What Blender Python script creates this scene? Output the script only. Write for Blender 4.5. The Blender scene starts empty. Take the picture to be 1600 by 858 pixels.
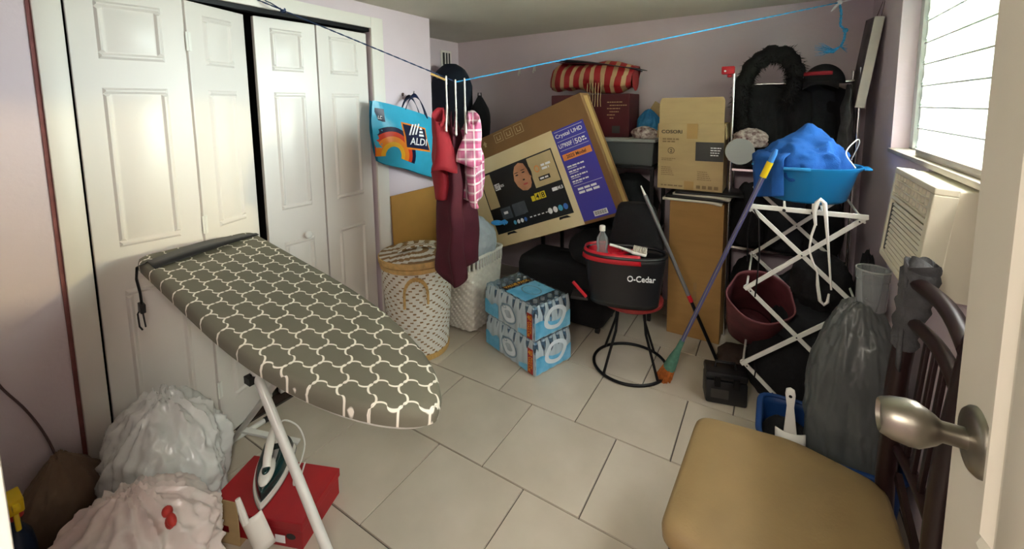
import bpy, bmesh, math, random
from mathutils import Vector, Matrix, noise, Euler
random.seed(7)
S = bpy.context.scene
COL = S.collection
PI = math.pi
V = Vector

# ------------------------------------------------------------------ camera
IMG_W, IMG_H = 1600, 858
F_PX, PX, PY = 660.25, 795.7, 237.9
PITCH, ROLL, YAW = 0.1056, -0.0130, 0.5614
CAM_H = 1.5708
def cam_axes():
    cy, sy = math.cos(YAW), math.sin(YAW)
    f = V((-sy*math.cos(PITCH), cy*math.cos(PITCH), -math.sin(PITCH)))
    r = V((cy, sy, 0)); u = r.cross(f)
    return r*math.cos(ROLL)+u*math.sin(ROLL), -r*math.sin(ROLL)+u*math.cos(ROLL), f
cr, cu, cf = cam_axes()
cam = bpy.data.cameras.new('camera'); camo = bpy.data.objects.new('camera', cam); COL.objects.link(camo)
cam.sensor_fit = 'HORIZONTAL'; cam.sensor_width = 36; cam.lens = F_PX/IMG_W*36
cam.shift_x = (IMG_W/2-PX)/IMG_W; cam.shift_y = (PY-IMG_H/2)/IMG_W
cam.clip_start = .02
camo.matrix_world = Matrix(((cr.x, cu.x, -cf.x, 0), (cr.y, cu.y, -cf.y, 0), (cr.z, cu.z, -cf.z, CAM_H), (0, 0, 0, 1)))
S.camera = camo

# ------------------------------------------------------------------ light
S.view_settings.view_transform = 'Standard'; S.view_settings.look = 'None'
S.view_settings.gamma = 1; S.view_settings.use_curve_mapping = False
S.view_settings.exposure = 1.08
w = bpy.data.worlds.new('sky'); S.world = w; w.use_nodes = True
bg = w.node_tree.nodes['Background']
bg.inputs[0].default_value = (.97, .98, 1.0, 1); bg.inputs[1].default_value = 18.5
def light(name, kind, loc, direction, energy, color, **kw):
    l = bpy.data.lights.new(name, kind); l.energy = energy; l.color = color
    o = bpy.data.objects.new(name, l); COL.objects.link(o); o.location = loc
    o.rotation_euler = V(direction).to_track_quat('-Z', 'Y').to_euler()
    for k, v in kw.items(): setattr(l, k, v)
    return o
# low evening sun through the louvred window
SUN = light('sun', 'SUN', (4, 4, 4), (-2.8, -1.45, -.68), 17.0, (1, .70, .34), angle=math.radians(8))
# unseen hall lamp, standing in for light coming from behind the photographer
HALL = light('hall_fill_lamp', 'AREA', (-.30, -.75, 2.15), (0, .35, -1), 13, (1, .93, .80), shape='DISK', size=.45)
CORNER_FILL = light('hall_fill_lamp', 'AREA', (.50, -.32, 2.12), (-.6, .3, -1), 11, (1, .95, .85), shape='DISK', size=.30)  # second hall lamp, added to brighten the left corner of the room
# sampling portals for the sky light: the window
p = light('window_portal', 'AREA', (.70, 1.825, 1.75), (-1, 0, 0), 1, (1, 1, 1), shape='RECTANGLE', size=1.80, size_y=.95)
p.data.cycles.is_portal = True

# ------------------------------------------------------------------ materials
def srgb(c):
    if isinstance(c, str): c = [int(c[i:i+2], 16)/255 for i in (0, 2, 4)]
    return tuple((x/12.92 if x <= .04045 else ((x+.055)/1.055)**2.4) for x in c)+(1,)
MATS = {}
def nodes(name):
    m = bpy.data.materials.new(name); m.use_nodes = True
    nt = m.node_tree; b = nt.nodes['Principled BSDF']; MATS[name] = m
    return m, nt, b
def mat(name, col, rough=.5, var=.08, scale=9, bump=0, bscale=60, metal=0, trans=0, alpha=1, coat=0, stretch=(1, 1, 1), sheen=0, col2=None):
    """plain surface with a faint procedural mottling and fine relief"""
    m, nt, b = nodes(name); N = nt.nodes; L = nt.links
    tc = N.new('ShaderNodeTexCoord'); mp = N.new('ShaderNodeMapping'); mp.inputs[3].default_value = stretch
    L.new(tc.outputs['Object'], mp.inputs[0])
    nz = N.new('ShaderNodeTexNoise'); nz.inputs['Scale'].default_value = scale; nz.inputs['Detail'].default_value = 5
    L.new(mp.outputs[0], nz.inputs['Vector'])
    cr_ = N.new('ShaderNodeValToRGB'); c = srgb(col)
    lo = tuple(max(0, x*(1-var)) for x in c[:3])+(1,)
    hi = srgb(col2) if col2 else tuple(min(1, x*(1+var)) for x in c[:3])+(1,)
    cr_.color_ramp.elements[0].position = .3; cr_.color_ramp.elements[1].position = .7
    cr_.color_ramp.elements[0].color = lo; cr_.color_ramp.elements[1].color = hi
    L.new(nz.outputs[0], cr_.inputs[0]); L.new(cr_.outputs[0], b.inputs['Base Color'])
    b.inputs['Roughness'].default_value = rough; b.inputs['Metallic'].default_value = metal
    b.inputs['Transmission Weight'].default_value = trans; b.inputs['Alpha'].default_value = alpha
    b.inputs['Coat Weight'].default_value = coat; b.inputs['Sheen Weight'].default_value = sheen
    if bump:
        n2 = N.new('ShaderNodeTexNoise'); n2.inputs['Scale'].default_value = bscale; n2.inputs['Detail'].default_value = 4
        L.new(mp.outputs[0], n2.inputs['Vector'])
        bp = N.new('ShaderNodeBump'); bp.inputs['Strength'].default_value = bump; bp.inputs['Distance'].default_value = .004
        L.new(n2.outputs[0], bp.inputs['Height']); L.new(bp.outputs[0], b.inputs['Normal'])
    return m
def clear(name, tint, haze=.25, rough=.1, dk=1):
    """clear film, pane or bottle: see-through with a gloss and a little milky haze"""
    m = bpy.data.materials.new(name); m.use_nodes = True; nt = m.node_tree; N = nt.nodes; L = nt.links; N.clear(); MATS[name] = m
    o = N.new('ShaderNodeOutputMaterial'); t = N.new('ShaderNodeBsdfTransparent'); d = N.new('ShaderNodeBsdfPrincipled')
    t.inputs[0].default_value = srgb(tint); d.inputs['Base Color'].default_value = tuple(q*dk for q in srgb(tint)[:3])+(1,); d.inputs['Roughness'].default_value = rough
    fr = N.new('ShaderNodeFresnel'); fr.inputs[0].default_value = 1.45
    ad = N.new('ShaderNodeMath'); ad.operation = 'ADD'; ad.use_clamp = True; ad.inputs[1].default_value = haze
    mx = N.new('ShaderNodeMixShader'); L.new(fr.outputs[0], ad.inputs[0]); L.new(ad.outputs[0], mx.inputs[0])
    L.new(t.outputs[0], mx.inputs[1]); L.new(d.outputs[0], mx.inputs[2]); L.new(mx.outputs[0], o.inputs[0])
    return m

mat('wall_paint', 'd8c8d0', .85, .04, 2.5, .25, 45)
mat('ceiling_paint', 'cfcabc', .9, .06, 2, .3, 30)
mat('tile', 'beb4a3', .32, .05, 3.5, .03, 30, col2='cac0b0')
mat('grout', '57504a', .9, .12, 20)
mat('door_white', 'e4ded8', .38, .02, 2, .02, 40)
mat('trim_white', 'e6e0d9', .42, .02, 2)
mat('gap_red', '7d4a48', .8, .2, 20)
mat('shade_black', '0b0a0a', .9)  # near-black colour standing in for unlit depth
mat('entry_door', 'dcd6c7', .45, .03, 4, .03, 60)
mat('nickel', '8d887e', .38, .05, 12, .02, 80, metal=1)
mat('chrome', 'd5d5d5', .18, .03, metal=1)
mat('white_enamel', 'dcdcd6', .35, .06, 14)
mat('white_plastic', 'eceae4', .4, .03)
mat('ac_plastic', 'd9d2bd', .5, .05, 6)
mat('ac_dark', '34342f', .7)
mat('dark_metal', '1b1b1d', .4, metal=.6)
mat('black_plastic', '17181b', .42, .15, 10)
mat('black_cloth', '0f0f12', .95, .25, 12, .5, 120)
mat('navy_cloth', '131d2c', .85, .2, 10, .4, 120)
mat('charcoal_cloth', '1d2024', .95, .25, 9, .5, 90)
mat('grey_cloth', '4a4a4c', .95, .25, 25, .6, 160)
mat('fur', '070708', .9, .2)
mat('maroon_cloth', '4a0a20', .8, .18, 7, .2, 200)
mat('red_cloth', '8c0f20', .8, .15, 9, .2, 200)
mat('blue_towel', '1a58a6', .95, .12, 14, .7, 220)
mat('blue_tub', '1a84c6', .38, .05, 5)
mat('blue_bin', '16407e', .5, .1, 5)
mat('pink_vinyl', '643036', .6, .35, 8, .3, 40)
mat('cardboard', 'a8804a', .85, .07, 5, .08, 90, stretch=(1, 1, 4))
mat('cardboard_pale', 'b99f73', .85, .06, 5, .08, 90, stretch=(1, 1, 4))
mat('cardboard_brown', '7d5a33', .85, .08, 4, .08, 90)
mat('hardboard', 'a87a38', .6, .08, 5, .05, 80)
mat('tape', 'b08c53', .3, .05)
mat('ink', '2b2a2a', .7); mat('ink_soft', '8a7350', .8); mat('ink_pale', '9c7b4e', .8)
mat('print_white', 'f2f2f4', .5, .02); mat('print_cream', 'd9bd86', .5, .05, 1.5, col2='ecdcb4')
mat('print_purple', '3c3fae', .45, .07, 2, col2='4a3f9c'); mat('print_orange', 'e9904a', .5)
mat('print_black', '12161b', .35, .2, 4); mat('print_grey', '4b535b', .5, .2, 12); mat('print_yellow', 'e7d02e', .5)
mat('print_skin', 'b06f4e', .5, .12, 6, col2='d29a75'); mat('print_hair', '1c1614', .5); mat('print_lip', 'c2564f', .5)
mat('print_blue', '3b6fc4', .5); mat('print_teal', '4aa4c9', .5); mat('print_sand', 'c6b083', .5, .06)
mat('label_dark', '3c3a38', .6)
mat('gift_red', '7e1119', .45, .08, 5); mat('gift_maroon', '4e0d15', .5, .1, 5); mat('stripe_red', '96181c', .55, .1, 8); mat('stripe_tan', 'b3946a', .7, .1, 12)
mat('bag_blue', '36a9cd', .35, .08, 10, .25, 30); mat('bag_navy', '101b3e', .4, .1); mat('bag_orange', 'f08a24', .4); mat('bag_red', 'd8401f', .4); mat('bag_yellow', 'f2b52c', .4)
mat('rope_blue', '3b9fd6', .8, .2, 60, .5, 300); mat('rope_navy', '2a3f63', .8, .2, 60, .5, 300)
mat('wood_pale', 'd0a967', .6, .12, 20, stretch=(1, 6, 1)); mat('straw', 'd2ab6e', .75, .2, 30, .5, 150); mat('weave_white', 'e9e5db', .7, .05, 30, .2, 200); mat('weave_tan', '9a7a52', .8, .15, 30, .3, 200)
mat('chair_wood', '1f0d0d', .4, .2, 8, stretch=(1, 1, .2)); mat('chair_seat', '8f7750', .55, .06, 10, .15, 120)
mat('red_plastic', 'c01528', .35, .08); mat('stool_red', '7a1c1a', .6, .2, 15)
mat('pole_grey', '9a9ca0', .35, .05, metal=.7); mat('pole_violet', '5b5a85', .4, .1); mat('pole_blue', '3d7fd0', .3); mat('yellow_plastic', 'e8c412', .4)
mat('bristle_green', '4e7d6a', .8, .2, 40); mat('bristle_orange', 'b8672a', .8, .3, 60)
mat('bag_film', 'd9dbd8', .25, .08, 5, .5, 22); mat('bag_film_white', 'ded9d2', .28, .06, 5, .5, 22, col2='e8cfc9'); mat('bag_film_grey', '565a59', .35, .15, 5, .5, 22); mat('bag_film_blue', 'b9c6d2', .35, .06, 6, .15, 30)
mat('iron_green', '0a302f', .22, .1, coat=.5); mat('iron_white', 'e8e4dc', .3, .03); mat('steel', 'b8b8b8', .25, metal=1)
mat('shoebox_red', 'b8121c', .45, .08, 4, col2='8f1320')
mat('brown_sack', '75604f', .9, .2, 8, .4, 80); mat('navy_bottle', '1c2b46', .3); mat('red_label', 'c0342c', .5)
mat('cable', '5c4546', .6); mat('glove_blue', '2d8fd8', .5, .1)
mat('pot_blue', '2e86c0', .6, .15); mat('knit', '6d2231', .9, .5, 40, .6, 120, col2='d9ccc4')
mat('picture_dark', '3a3236', .6, .5, 8, col2='6b5d63'); mat('canvas_side', 'd8d6cb', .6)
mat('window_frame', 'd6dcd8', .35, .04, metal=.2); mat('sill_wood', 'b9b0a0', .5)
mat('paper', 'dad4c6', .7, .08, 20); mat('bottle_label_blue', '1b4f9e', .4); mat('film_blue', '49aee0', .3, .12, 12, col2='84cdf0'); mat('film_ring', 'dbe6ef', .35); mat('film_ring_line', '6f8fa8', .4); mat('label_red', 'a31b1e', .4); mat('label_yellow', 'e7ab2c', .45)
mat('neighbour_wall', 'd9d6cc', .9); mat('foliage', '56724a', .9, .4, 3); mat('stucco', 'a89c8c', .9, .1, 4, .3, 60); mat('ground_out', 'a5a294', .9, .1, 2)
mat('brown_dark', '3b2a22', .8, .3, 10, .3, 60); mat('clothespin', 'd6b06a', .6)
clear('glass', 'eef6f4', .02, .02); clear('clear_plastic', 'dfe3e4', .16, .15); clear('bottle_clear', 'bcdcf0', .05, .06, .6); clear('film_clear', 'd5e8f4', .05, .10, .75); clear('bin_clear', '9fa3a6', .28, .25); clear('frosted', 'c9cac8', .5, .4)
def trellis_material():
    """grey cotton printed with a white arabesque trellis"""
    m, nt, b = nodes('trellis'); N = nt.nodes; L = nt.links
    def M(op, a, c=None):
        n = N.new('ShaderNodeMath'); n.operation = op
        for i, x in enumerate((a, c)):
            if x is None: continue
            if isinstance(x, (int, float)): n.inputs[i].default_value = x
            else: L.new(x, n.inputs[i])
        return n.outputs[0]
    tc = N.new('ShaderNodeTexCoord'); sp = N.new('ShaderNodeSeparateXYZ'); L.new(tc.outputs['Object'], sp.inputs[0])
    X = M('DIVIDE', sp.outputs[0], .112); Y = M('DIVIDE', sp.outputs[1], .100)
    u = M('ADD', X, Y); v = M('SUBTRACT', X, Y)
    def shape(t):
        s = M('SINE', M('MULTIPLY', t, 2*PI))
        return M('MULTIPLY', M('MULTIPLY', M('SIGN', s), M('POWER', M('ABSOLUTE', s), .42)), .15)
    def line(a, c):
        fr = M('ABSOLUTE', M('SUBTRACT', M('FRACT', M('ADD', M('SUBTRACT', a, shape(c)), 50)), .5))
        n = N.new('ShaderNodeMapRange'); n.inputs[1].default_value = .030; n.inputs[2].default_value = .046; n.inputs[3].default_value = 1; n.inputs[4].default_value = 0
        L.new(fr, n.inputs[0]); return n.outputs[0]
    k = M('MAXIMUM', line(u, v), line(v, u))
    nz = N.new('ShaderNodeTexNoise'); nz.inputs['Scale'].default_value = 6; L.new(tc.outputs['Object'], nz.inputs[0])
    rg = N.new('ShaderNodeValToRGB'); rg.color_ramp.elements[0].color = srgb('686659'); rg.color_ramp.elements[1].color = srgb('7c7969'); L.new(nz.outputs[0], rg.inputs[0])
    mx = N.new('ShaderNodeMix'); mx.data_type = 'RGBA'; L.new(k, mx.inputs[0]); L.new(rg.outputs[0], mx.inputs[6]); mx.inputs[7].default_value = srgb('f6f1e4')
    L.new(mx.outputs[2], b.inputs['Base Color']); b.inputs['Roughness'].default_value = .85
trellis_material()
def plaid_material():
    m, nt, b = nodes('plaid'); N = nt.nodes; L = nt.links
    tc = N.new('ShaderNodeTexCoord')
    def band(ax, sc, lo):
        sp = N.new('ShaderNodeSeparateXYZ'); L.new(tc.outputs['Object'], sp.inputs[0])
        a = N.new('ShaderNodeMath'); a.operation = 'MULTIPLY'; a.inputs[1].default_value = sc; L.new(sp.outputs[ax], a.inputs[0])
        s = N.new('ShaderNodeMath'); s.operation = 'SINE'; L.new(a.outputs[0], s.inputs[0])
        r = N.new('ShaderNodeMapRange'); r.inputs[1].default_value = lo; r.inputs[2].default_value = lo+.15; L.new(s.outputs[0], r.inputs[0]); return r.outputs[0]
    col = srgb('e39ab8')
    prev = None
    for ax, sc, lo, c, f in ((2, 70, 0, 'c2477e', .6), (0, 110, 0, 'c2477e', .6), (2, 140, .7, 'fdeef2', .8), (0, 150, .75, 'fdeef2', .8), (2, 35, .93, '5e1638', .85), (1, 45, .93, '5e1638', .85)):
        mx = N.new('ShaderNodeMix'); mx.data_type = 'RGBA'
        k = N.new('ShaderNodeMath'); k.operation = 'MULTIPLY'; k.inputs[1].default_value = f; L.new(band(ax, sc, lo), k.inputs[0]); L.new(k.outputs[0], mx.inputs[0])
        if prev: L.new(prev, mx.inputs[6])
        else: mx.inputs[6].default_value = col
        mx.inputs[7].default_value = srgb(c); prev = mx.outputs[2]
    L.new(prev, b.inputs['Base Color']); b.inputs['Roughness'].default_value = .85
plaid_material()

# ------------------------------------------------------------------ mesh helpers
ID = Matrix.Identity(4)
def TR(x=0, y=0, z=0, rx=0, ry=0, rz=0):
    return Matrix.Translation((x, y, z)) @ Euler((rx, ry, rz)).to_matrix().to_4x4()
class MB:
    def __init__(s): s.v = []; s.f = []; s.m = []
    def add(s, vs, fs, mi=0, T=ID):
        o = len(s.v); s.v += [tuple(T @ V(q)) for q in vs]; s.f += [tuple(i+o for i in f) for f in fs]; s.m += [mi]*len(fs); return s
    def box(s, a, b, mi=0, T=ID):
        x0, y0, z0 = a; x1, y1, z1 = b
        return s.add([(x0, y0, z0), (x1, y0, z0), (x1, y1, z0), (x0, y1, z0), (x0, y0, z1), (x1, y0, z1), (x1, y1, z1), (x0, y1, z1)],
                     [(0, 3, 2, 1), (4, 5, 6, 7), (0, 1, 5, 4), (1, 2, 6, 5), (2, 3, 7, 6), (3, 0, 4, 7)], mi, T)
    def frust(s, a, b, ins, T=ID, mi=0):
        """box whose top (z1) is inset on each side"""
        x0, y0, z0 = a; x1, y1, z1 = b; i = ins
        return s.add([(x0, y0, z0), (x1, y0, z0), (x1, y1, z0), (x0, y1, z0), (x0+i, y0+i, z1), (x1-i, y0+i, z1), (x1-i, y1-i, z1), (x0+i, y1-i, z1)],
                     [(0, 3, 2, 1), (4, 5, 6, 7), (0, 1, 5, 4), (1, 2, 6, 5), (2, 3, 7, 6), (3, 0, 4, 7)], mi, T)
    def prism(s, poly, z0, z1, mi=0, T=ID):
        n = len(poly); vs = [(x, y, z0) for x, y in poly]+[(x, y, z1) for x, y in poly]
        return s.add(vs, [tuple(range(n-1, -1, -1)), tuple(range(n, 2*n))]+[(i, (i+1) % n, n+(i+1) % n, n+i) for i in range(n)], mi, T)
    def lathe(s, prof, n=24, sx=1, sy=1, mi=0, T=ID, caps=True):
        vs = []; fs = []
        for r, z in prof:
            for i in range(n): a = 2*PI*i/n; vs.append((r*sx*math.cos(a), r*sy*math.sin(a), z))
        for k in range(len(prof)-1):
            for i in range(n): j = (i+1) % n; fs.append((k*n+i, k*n+j, (k+1)*n+j, (k+1)*n+i))
        if caps: fs.append(tuple(range(n-1, -1, -1))); e = (len(prof)-1)*n; fs.append(tuple(e+i for i in range(n)))
        return s.add(vs, fs, mi, T)
    def tube(s, pts, r, n=8, closed=False, mi=0, T=ID, flat=1):
        pts = [V(q) for q in pts]; m = len(pts); rs = r if isinstance(r, (list, tuple)) else [r]*m
        vs = []; fs = []; up = None
        for k, q in enumerate(pts):
            a = pts[(k+1) % m] if (closed or k < m-1) else q; c = pts[k-1] if (closed or k > 0) else q
            d = (a-c).normalized()
            if up is None: up = V((0, 0, 1)) if abs(d.z) < .9 else V((1, 0, 0))
            x = d.cross(up)
            if x.length < 1e-5: x = d.orthogonal()
            x.normalize(); y = x.cross(d); up = y
            for i in range(n): t = 2*PI*i/n; vs.append(q+(x*math.cos(t)+y*math.sin(t)*flat)*rs[k])
        for k in range(m if closed else m-1):
            for i in range(n):
                j = (i+1) % n; k2 = (k+1) % m; fs.append((k*n+i, k*n+j, k2*n+j, k2*n+i))
        if not closed: fs.append(tuple(range(n-1, -1, -1))); fs.append(tuple((m-1)*n+i for i in range(n)))
        return s.add(vs, fs, mi, T)
    def bar(s, a, b, w, h, mi=0, T=ID, up=(0, 1, 0)):
        """flat bar from a to b; w across, h along the up hint"""
        a = V(a); b = V(b); d = (b-a).normalized(); u = V(up); x = d.cross(u).normalized(); u = x.cross(d)
        vs = [p_+x*i*w/2+u*j*h/2 for p_ in (a, b) for i, j in ((-1, -1), (1, -1), (1, 1), (-1, 1))]
        return s.add(vs, [(0, 1, 2, 3), (7, 6, 5, 4), (0, 4, 5, 1), (1, 5, 6, 2), (2, 6, 7, 3), (3, 7, 4, 0)], mi, T)
    def grid(s, fn, nu, nv, cu_=False, mi=0, T=ID, mfn=None):
        vs = [fn(i/nu, j/nv) for j in range(nv+1) for i in range(nu if cu_ else nu+1)]
        k = nu if cu_ else nu+1; fs = []; ms = []
        for j in range(nv):
            for i in range(nu):
                i2 = (i+1) % k; fs.append((j*k+i, j*k+i2, (j+1)*k+i2, (j+1)*k+i)); ms.append(mfn(i, j) if mfn else mi)
        o = len(s.v); s.add(vs, fs, mi, T); s.m[-len(ms):] = ms; return s
    def ico(s, sub=4, mi=0, T=ID, fn=None):
        bm = bmesh.new(); bmesh.ops.create_icosphere(bm, subdivisions=sub, radius=1)
        vs = [fn(v.co.copy()) if fn else v.co.copy() for v in bm.verts]; fs = [tuple(q.index for q in f.verts) for f in bm.faces]; bm.free()
        return s.add(vs, fs, mi, T)
def mesh(mb, mats, smooth=40, bev=0, name='m', solid=0):
    me = bpy.data.meshes.new(name); me.from_pydata(mb.v, [], mb.f)
    for m in ([mats] if isinstance(mats, str) else mats): me.materials.append(MATS[m])
    me.polygons.foreach_set('material_index', mb.m)
    bm = bmesh.new(); bm.from_mesh(me)
    if bev: bmesh.ops.bevel(bm, geom=[e for e in bm.edges if e.calc_face_angle(0) > .6], offset=bev, segments=2, affect='EDGES', profile=.5)
    bmesh.ops.recalc_face_normals(bm, faces=bm.faces); bm.to_mesh(me); bm.free()
    if smooth:
        me.shade_smooth(); me.set_sharp_from_angle(angle=math.radians(smooth))
    me.update(); return me
def obj(name, mb, mats, parent=None, T=None, smooth=40, bev=0, label=None, cat=None, group=None, kind=None, solid=0):
    me = mb if isinstance(mb, bpy.types.Mesh) else mesh(mb, mats, smooth, bev, name)
    o = bpy.data.objects.new(name, me); COL.objects.link(o)
    if parent: o.parent = parent
    if T is not None: o.matrix_local = T
    if solid:
        s_ = o.modifiers.new('thickness', 'SOLIDIFY'); s_.thickness = solid; s_.offset = 0
    return tag(o, label, cat, group, kind)
def tag(o, label=None, cat=None, group=None, kind=None):
    if label: o['label'] = label
    if cat: o['category'] = cat
    if group: o['group'] = group
    if kind: o['kind'] = kind
    return o
def thing(name, label, cat, T=ID, group=None):
    o = bpy.data.objects.new(name, None); COL.objects.link(o); o.matrix_world = T; o.empty_display_size = .05
    return tag(o, label, cat, group)
def dup(o, parent=None, T=None, label=None):
    c = o.copy(); COL.objects.link(c); c.parent = parent
    if T is not None: c.matrix_local = T
    if label: c['label'] = label
    for ch in [k for k in COL.objects if k.parent == o]: dup(ch, c)
    return c
def text(name, body, w, h, T, matname, parent, depth=.0006, kind=None, bold=.012):
    """flat lettering fitted into w x h (h None keeps the aspect); T maps text x,y to the surface, z off it"""
    cu_ = bpy.data.curves.new('lettering', 'FONT'); cu_.body = body; cu_.align_x = 'LEFT'; cu_.resolution_u = 3; cu_.offset = bold; cu_.extrude = depth/2
    to = bpy.data.objects.new('lettering_curve', cu_)
    me = bpy.data.meshes.new_from_object(to); bpy.data.objects.remove(to)
    xs = [v.co.x for v in me.vertices]; ys = [v.co.y for v in me.vertices]
    x0, x1, y0, y1 = min(xs), max(xs), min(ys), max(ys); sx = w/(x1-x0); sy = sx if h is None else h/(y1-y0)
    for v in me.vertices: v.co.x = (v.co.x-x0)*sx; v.co.y = (v.co.y-y0)*sy
    me.materials.clear(); me.materials.append(MATS[matname])
    for pl in me.polygons: pl.material_index = 0
    o = bpy.data.objects.new(name, me); COL.objects.link(o); o.parent = parent; o.matrix_local = T
    return o
FRONT = Matrix(((1, 0, 0, 0), (0, 0, -1, 0), (0, 1, 0, 0), (0, 0, 0, 1)))       # text x->x, y->z, faces -y
def onfront(x, z, y): return Matrix.Translation((x, y, z)) @ FRONT
def cat(pts, n=6):
    """smooth a control path"""
    pts = [V(q) for q in pts]; P = [pts[0]*2-pts[1]]+pts+[pts[-1]*2-pts[-2]]; out_ = []
    for i in range(1, len(P)-2):
        a, b, c, d = P[i-1:i+3]
        for k in range(n):
            t = k/n; out_.append(.5*((2*b)+(c-a)*t+(2*a-5*b+4*c-d)*t*t+(3*b-a-3*c+d)*t**3))
    return out_+[pts[-1]]
def nz3(q, f, o=0): return noise.noise(V((q[0]*f+o, q[1]*f+o*1.7, q[2]*f-o)))
def ridged(q, f, o=0): return 1-2*abs(nz3(q, f, o))
def crumple(dim, seed, amp=.16, gather=.3, flat=.3, sub=6, folds=9):
    """thin film sack standing on z=0: sharp folds running from the mouth, broad dents, small creases"""
    r_ = random.Random(seed); dents = [(V((r_.gauss(0, 1), r_.gauss(0, 1), r_.gauss(0, .6))).normalized(), r_.uniform(.25, .6), r_.uniform(.5, 1)) for _ in range(10)]
    def fn(c):
        th = math.atan2(c.y, c.x); h = (c.z+1)/2
        f = amp*.55*h*ridged((math.cos(th)*folds*.22, math.sin(th)*folds*.22, c.z*.35), 1.6, seed)
        d = 1+f+amp*.5*(ridged(c, 1.6, seed+2)-.4)+amp*.28*ridged(c, 4.3, seed+5)+amp*.12*ridged(c, 10, seed+8)
        for q, w_, s_ in dents: d -= amp*.5*s_*max(0, 1-(c-q).length/w_)
        k = 1-gather*max(0, (h-.72)/.28)**1.1
        z = max(c.z, -1+flat)
        return V((c.x*d*dim[0]*k, c.y*d*dim[1]*k, max(0, (z*(1+(d-1)*.7)+1-flat)/(2-flat)*dim[2])))
    return MB().ico(sub, fn=fn)
def sack(dim, seed, amp=.12, sub=5, gather=0, flat=.25, top=None, stretch=1.0):
    """crumpled sack standing on z=0: dim = (rx, ry, height)"""
    def fn(c):
        d = 1+amp*(ridged((c.x, c.y, c.z*stretch), 1.7, seed)-.3)+amp*.55*ridged((c.x, c.y, c.z*stretch), 3.9, seed+3)+amp*.25*ridged((c.x, c.y, c.z*stretch), 8.5, seed+9)
        z = max(c.z, -1+flat*2*.5) if flat else c.z
        k = 1
        if gather and c.z > .55: k = 1-gather*((c.z-.55)/.45)**.7*.9
        return V((c.x*d*dim[0]*k, c.y*d*dim[1]*k, 0)) + V((0, 0, max(0, (z*(1+(d-1)*.8)+1-flat)/(2-flat)*dim[2])))
    return MB().ico(sub, fn=fn)
def structure(name, mb, m, **k): return obj(name, mb, m, kind='structure', **k)
# ------------------------------------------------------------------ the room
XL, XR, YB, ZC = -2.2, .48, 3.45, 2.23
T_ = .457
floor = structure('floor', MB().box((-2.87, -1.7, -.12), (.78, 3.6, -.006)), 'grout', smooth=0)
def tile_mesh(w, d):
    return mesh(MB().frust((0, 0, -.006), (w, d, .0), .0015), 'tile', 0, 0, 'tile')
full = tile_mesh(T_-.005, T_-.005)
for row in range(-4, 8):
    y0 = (1.9984+row-2+.0)*T_
    off = {0: .2199, 1: .7524}[(row) % 2] if row != 2+2 else .2856
    y0c, y1c = max(y0, -1.65), min(y0+T_, 3.449)
    if y1c-y0c < .02: continue
    k = -8
    while k < 4:
        x0 = (off-1+k)*T_; x1 = x0+T_; k += 1
        lo = -2.199 if y0c < 2.2 else -2.769
        if y0 < -.0: lo = -1.4
        x0c, x1c = max(x0, lo), min(x1, XR-.001 if y0 > -.1 else .66)
        if x1c-x0c < .02: continue
        me = full if (x1c-x0c > T_-.002 and y1c-y0c > T_-.002) else tile_mesh(x1c-x0c-.005, y1c-y0c-.005)
        obj('tile', me, None, floor, Matrix.Translation((x0c+.0025, y0c+.0025, 0)))
structure('ceiling', MB().box((-2.9, -1.8, ZC), (.8, 3.6, ZC+.1)), 'ceiling_paint', smooth=0)
OP0, OP1, OPZ = .47, 1.86, 2.085
structure('wall_left', MB().box((-2.77, -.10, 0), (XL, OP0, ZC)).box((-2.32, OP0, OPZ), (XL, OP1, ZC)).box((-2.77, OP1, 0), (XL, 2.41, ZC)).box((-2.9, -.10, 0), (-2.77, 3.6, ZC)), 'wall_paint', smooth=0)
structure('wall_closet', MB().box((-2.768, OP0, .0), (-2.75, OP1, ZC)), 'shade_black', smooth=0)  # closet back coloured near black for the shade seen through the door gaps
structure('wall_back', MB().box((-2.77, YB, 0), (.78, 3.6, ZC)), 'wall_paint', smooth=0)
WY0, WY1, WZ0, WZ1 = .95, 2.70, 1.336, 2.15
AY0, AY1, AZ0, AZ1 = 1.62, 2.08, .998, 1.332
structure('wall_right', MB().box((XR, -.1, 0), (.68, WY0, ZC)).box((XR, WY1, 0), (.68, YB, ZC)).box((XR, WY0, WZ1), (.68, WY1, ZC))
          .box((XR, WY0, 0), (.68, WY1, AZ0-.01)).box((XR, WY0, AZ0-.01), (.68, AY0-.005, WZ0)).box((XR, AY1+.005, AZ0-.01), (.68, WY1, WZ0)), 'wall_paint', smooth=0)
structure('wall_front', MB().box((-2.77, -.10, 0), (-.56, .04, ZC)).box((.30, -.10, 0), (XR, .05, ZC)).box((-.56, -.10, 2.08), (.30, .05, ZC)), 'wall_paint', smooth=0)
structure('wall_hall', MB().box((-1.45, -1.8, 0), (.8, -1.7, ZC)).box((-1.55, -1.8, 0), (-1.45, -.10, ZC)).box((.68, -1.8, 0), (.8, -.10, ZC)), 'wall_paint', smooth=0)  # unseen hall shell, added to keep sky light out of the doorway
# doorway jamb
structure('trim_1', MB().box((-.575, -.12, 0), (-.545, .048, 2.09)).box((-.64, .04, 0), (-.575, .050, 2.15)), 'trim_white', bev=.003)
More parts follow.
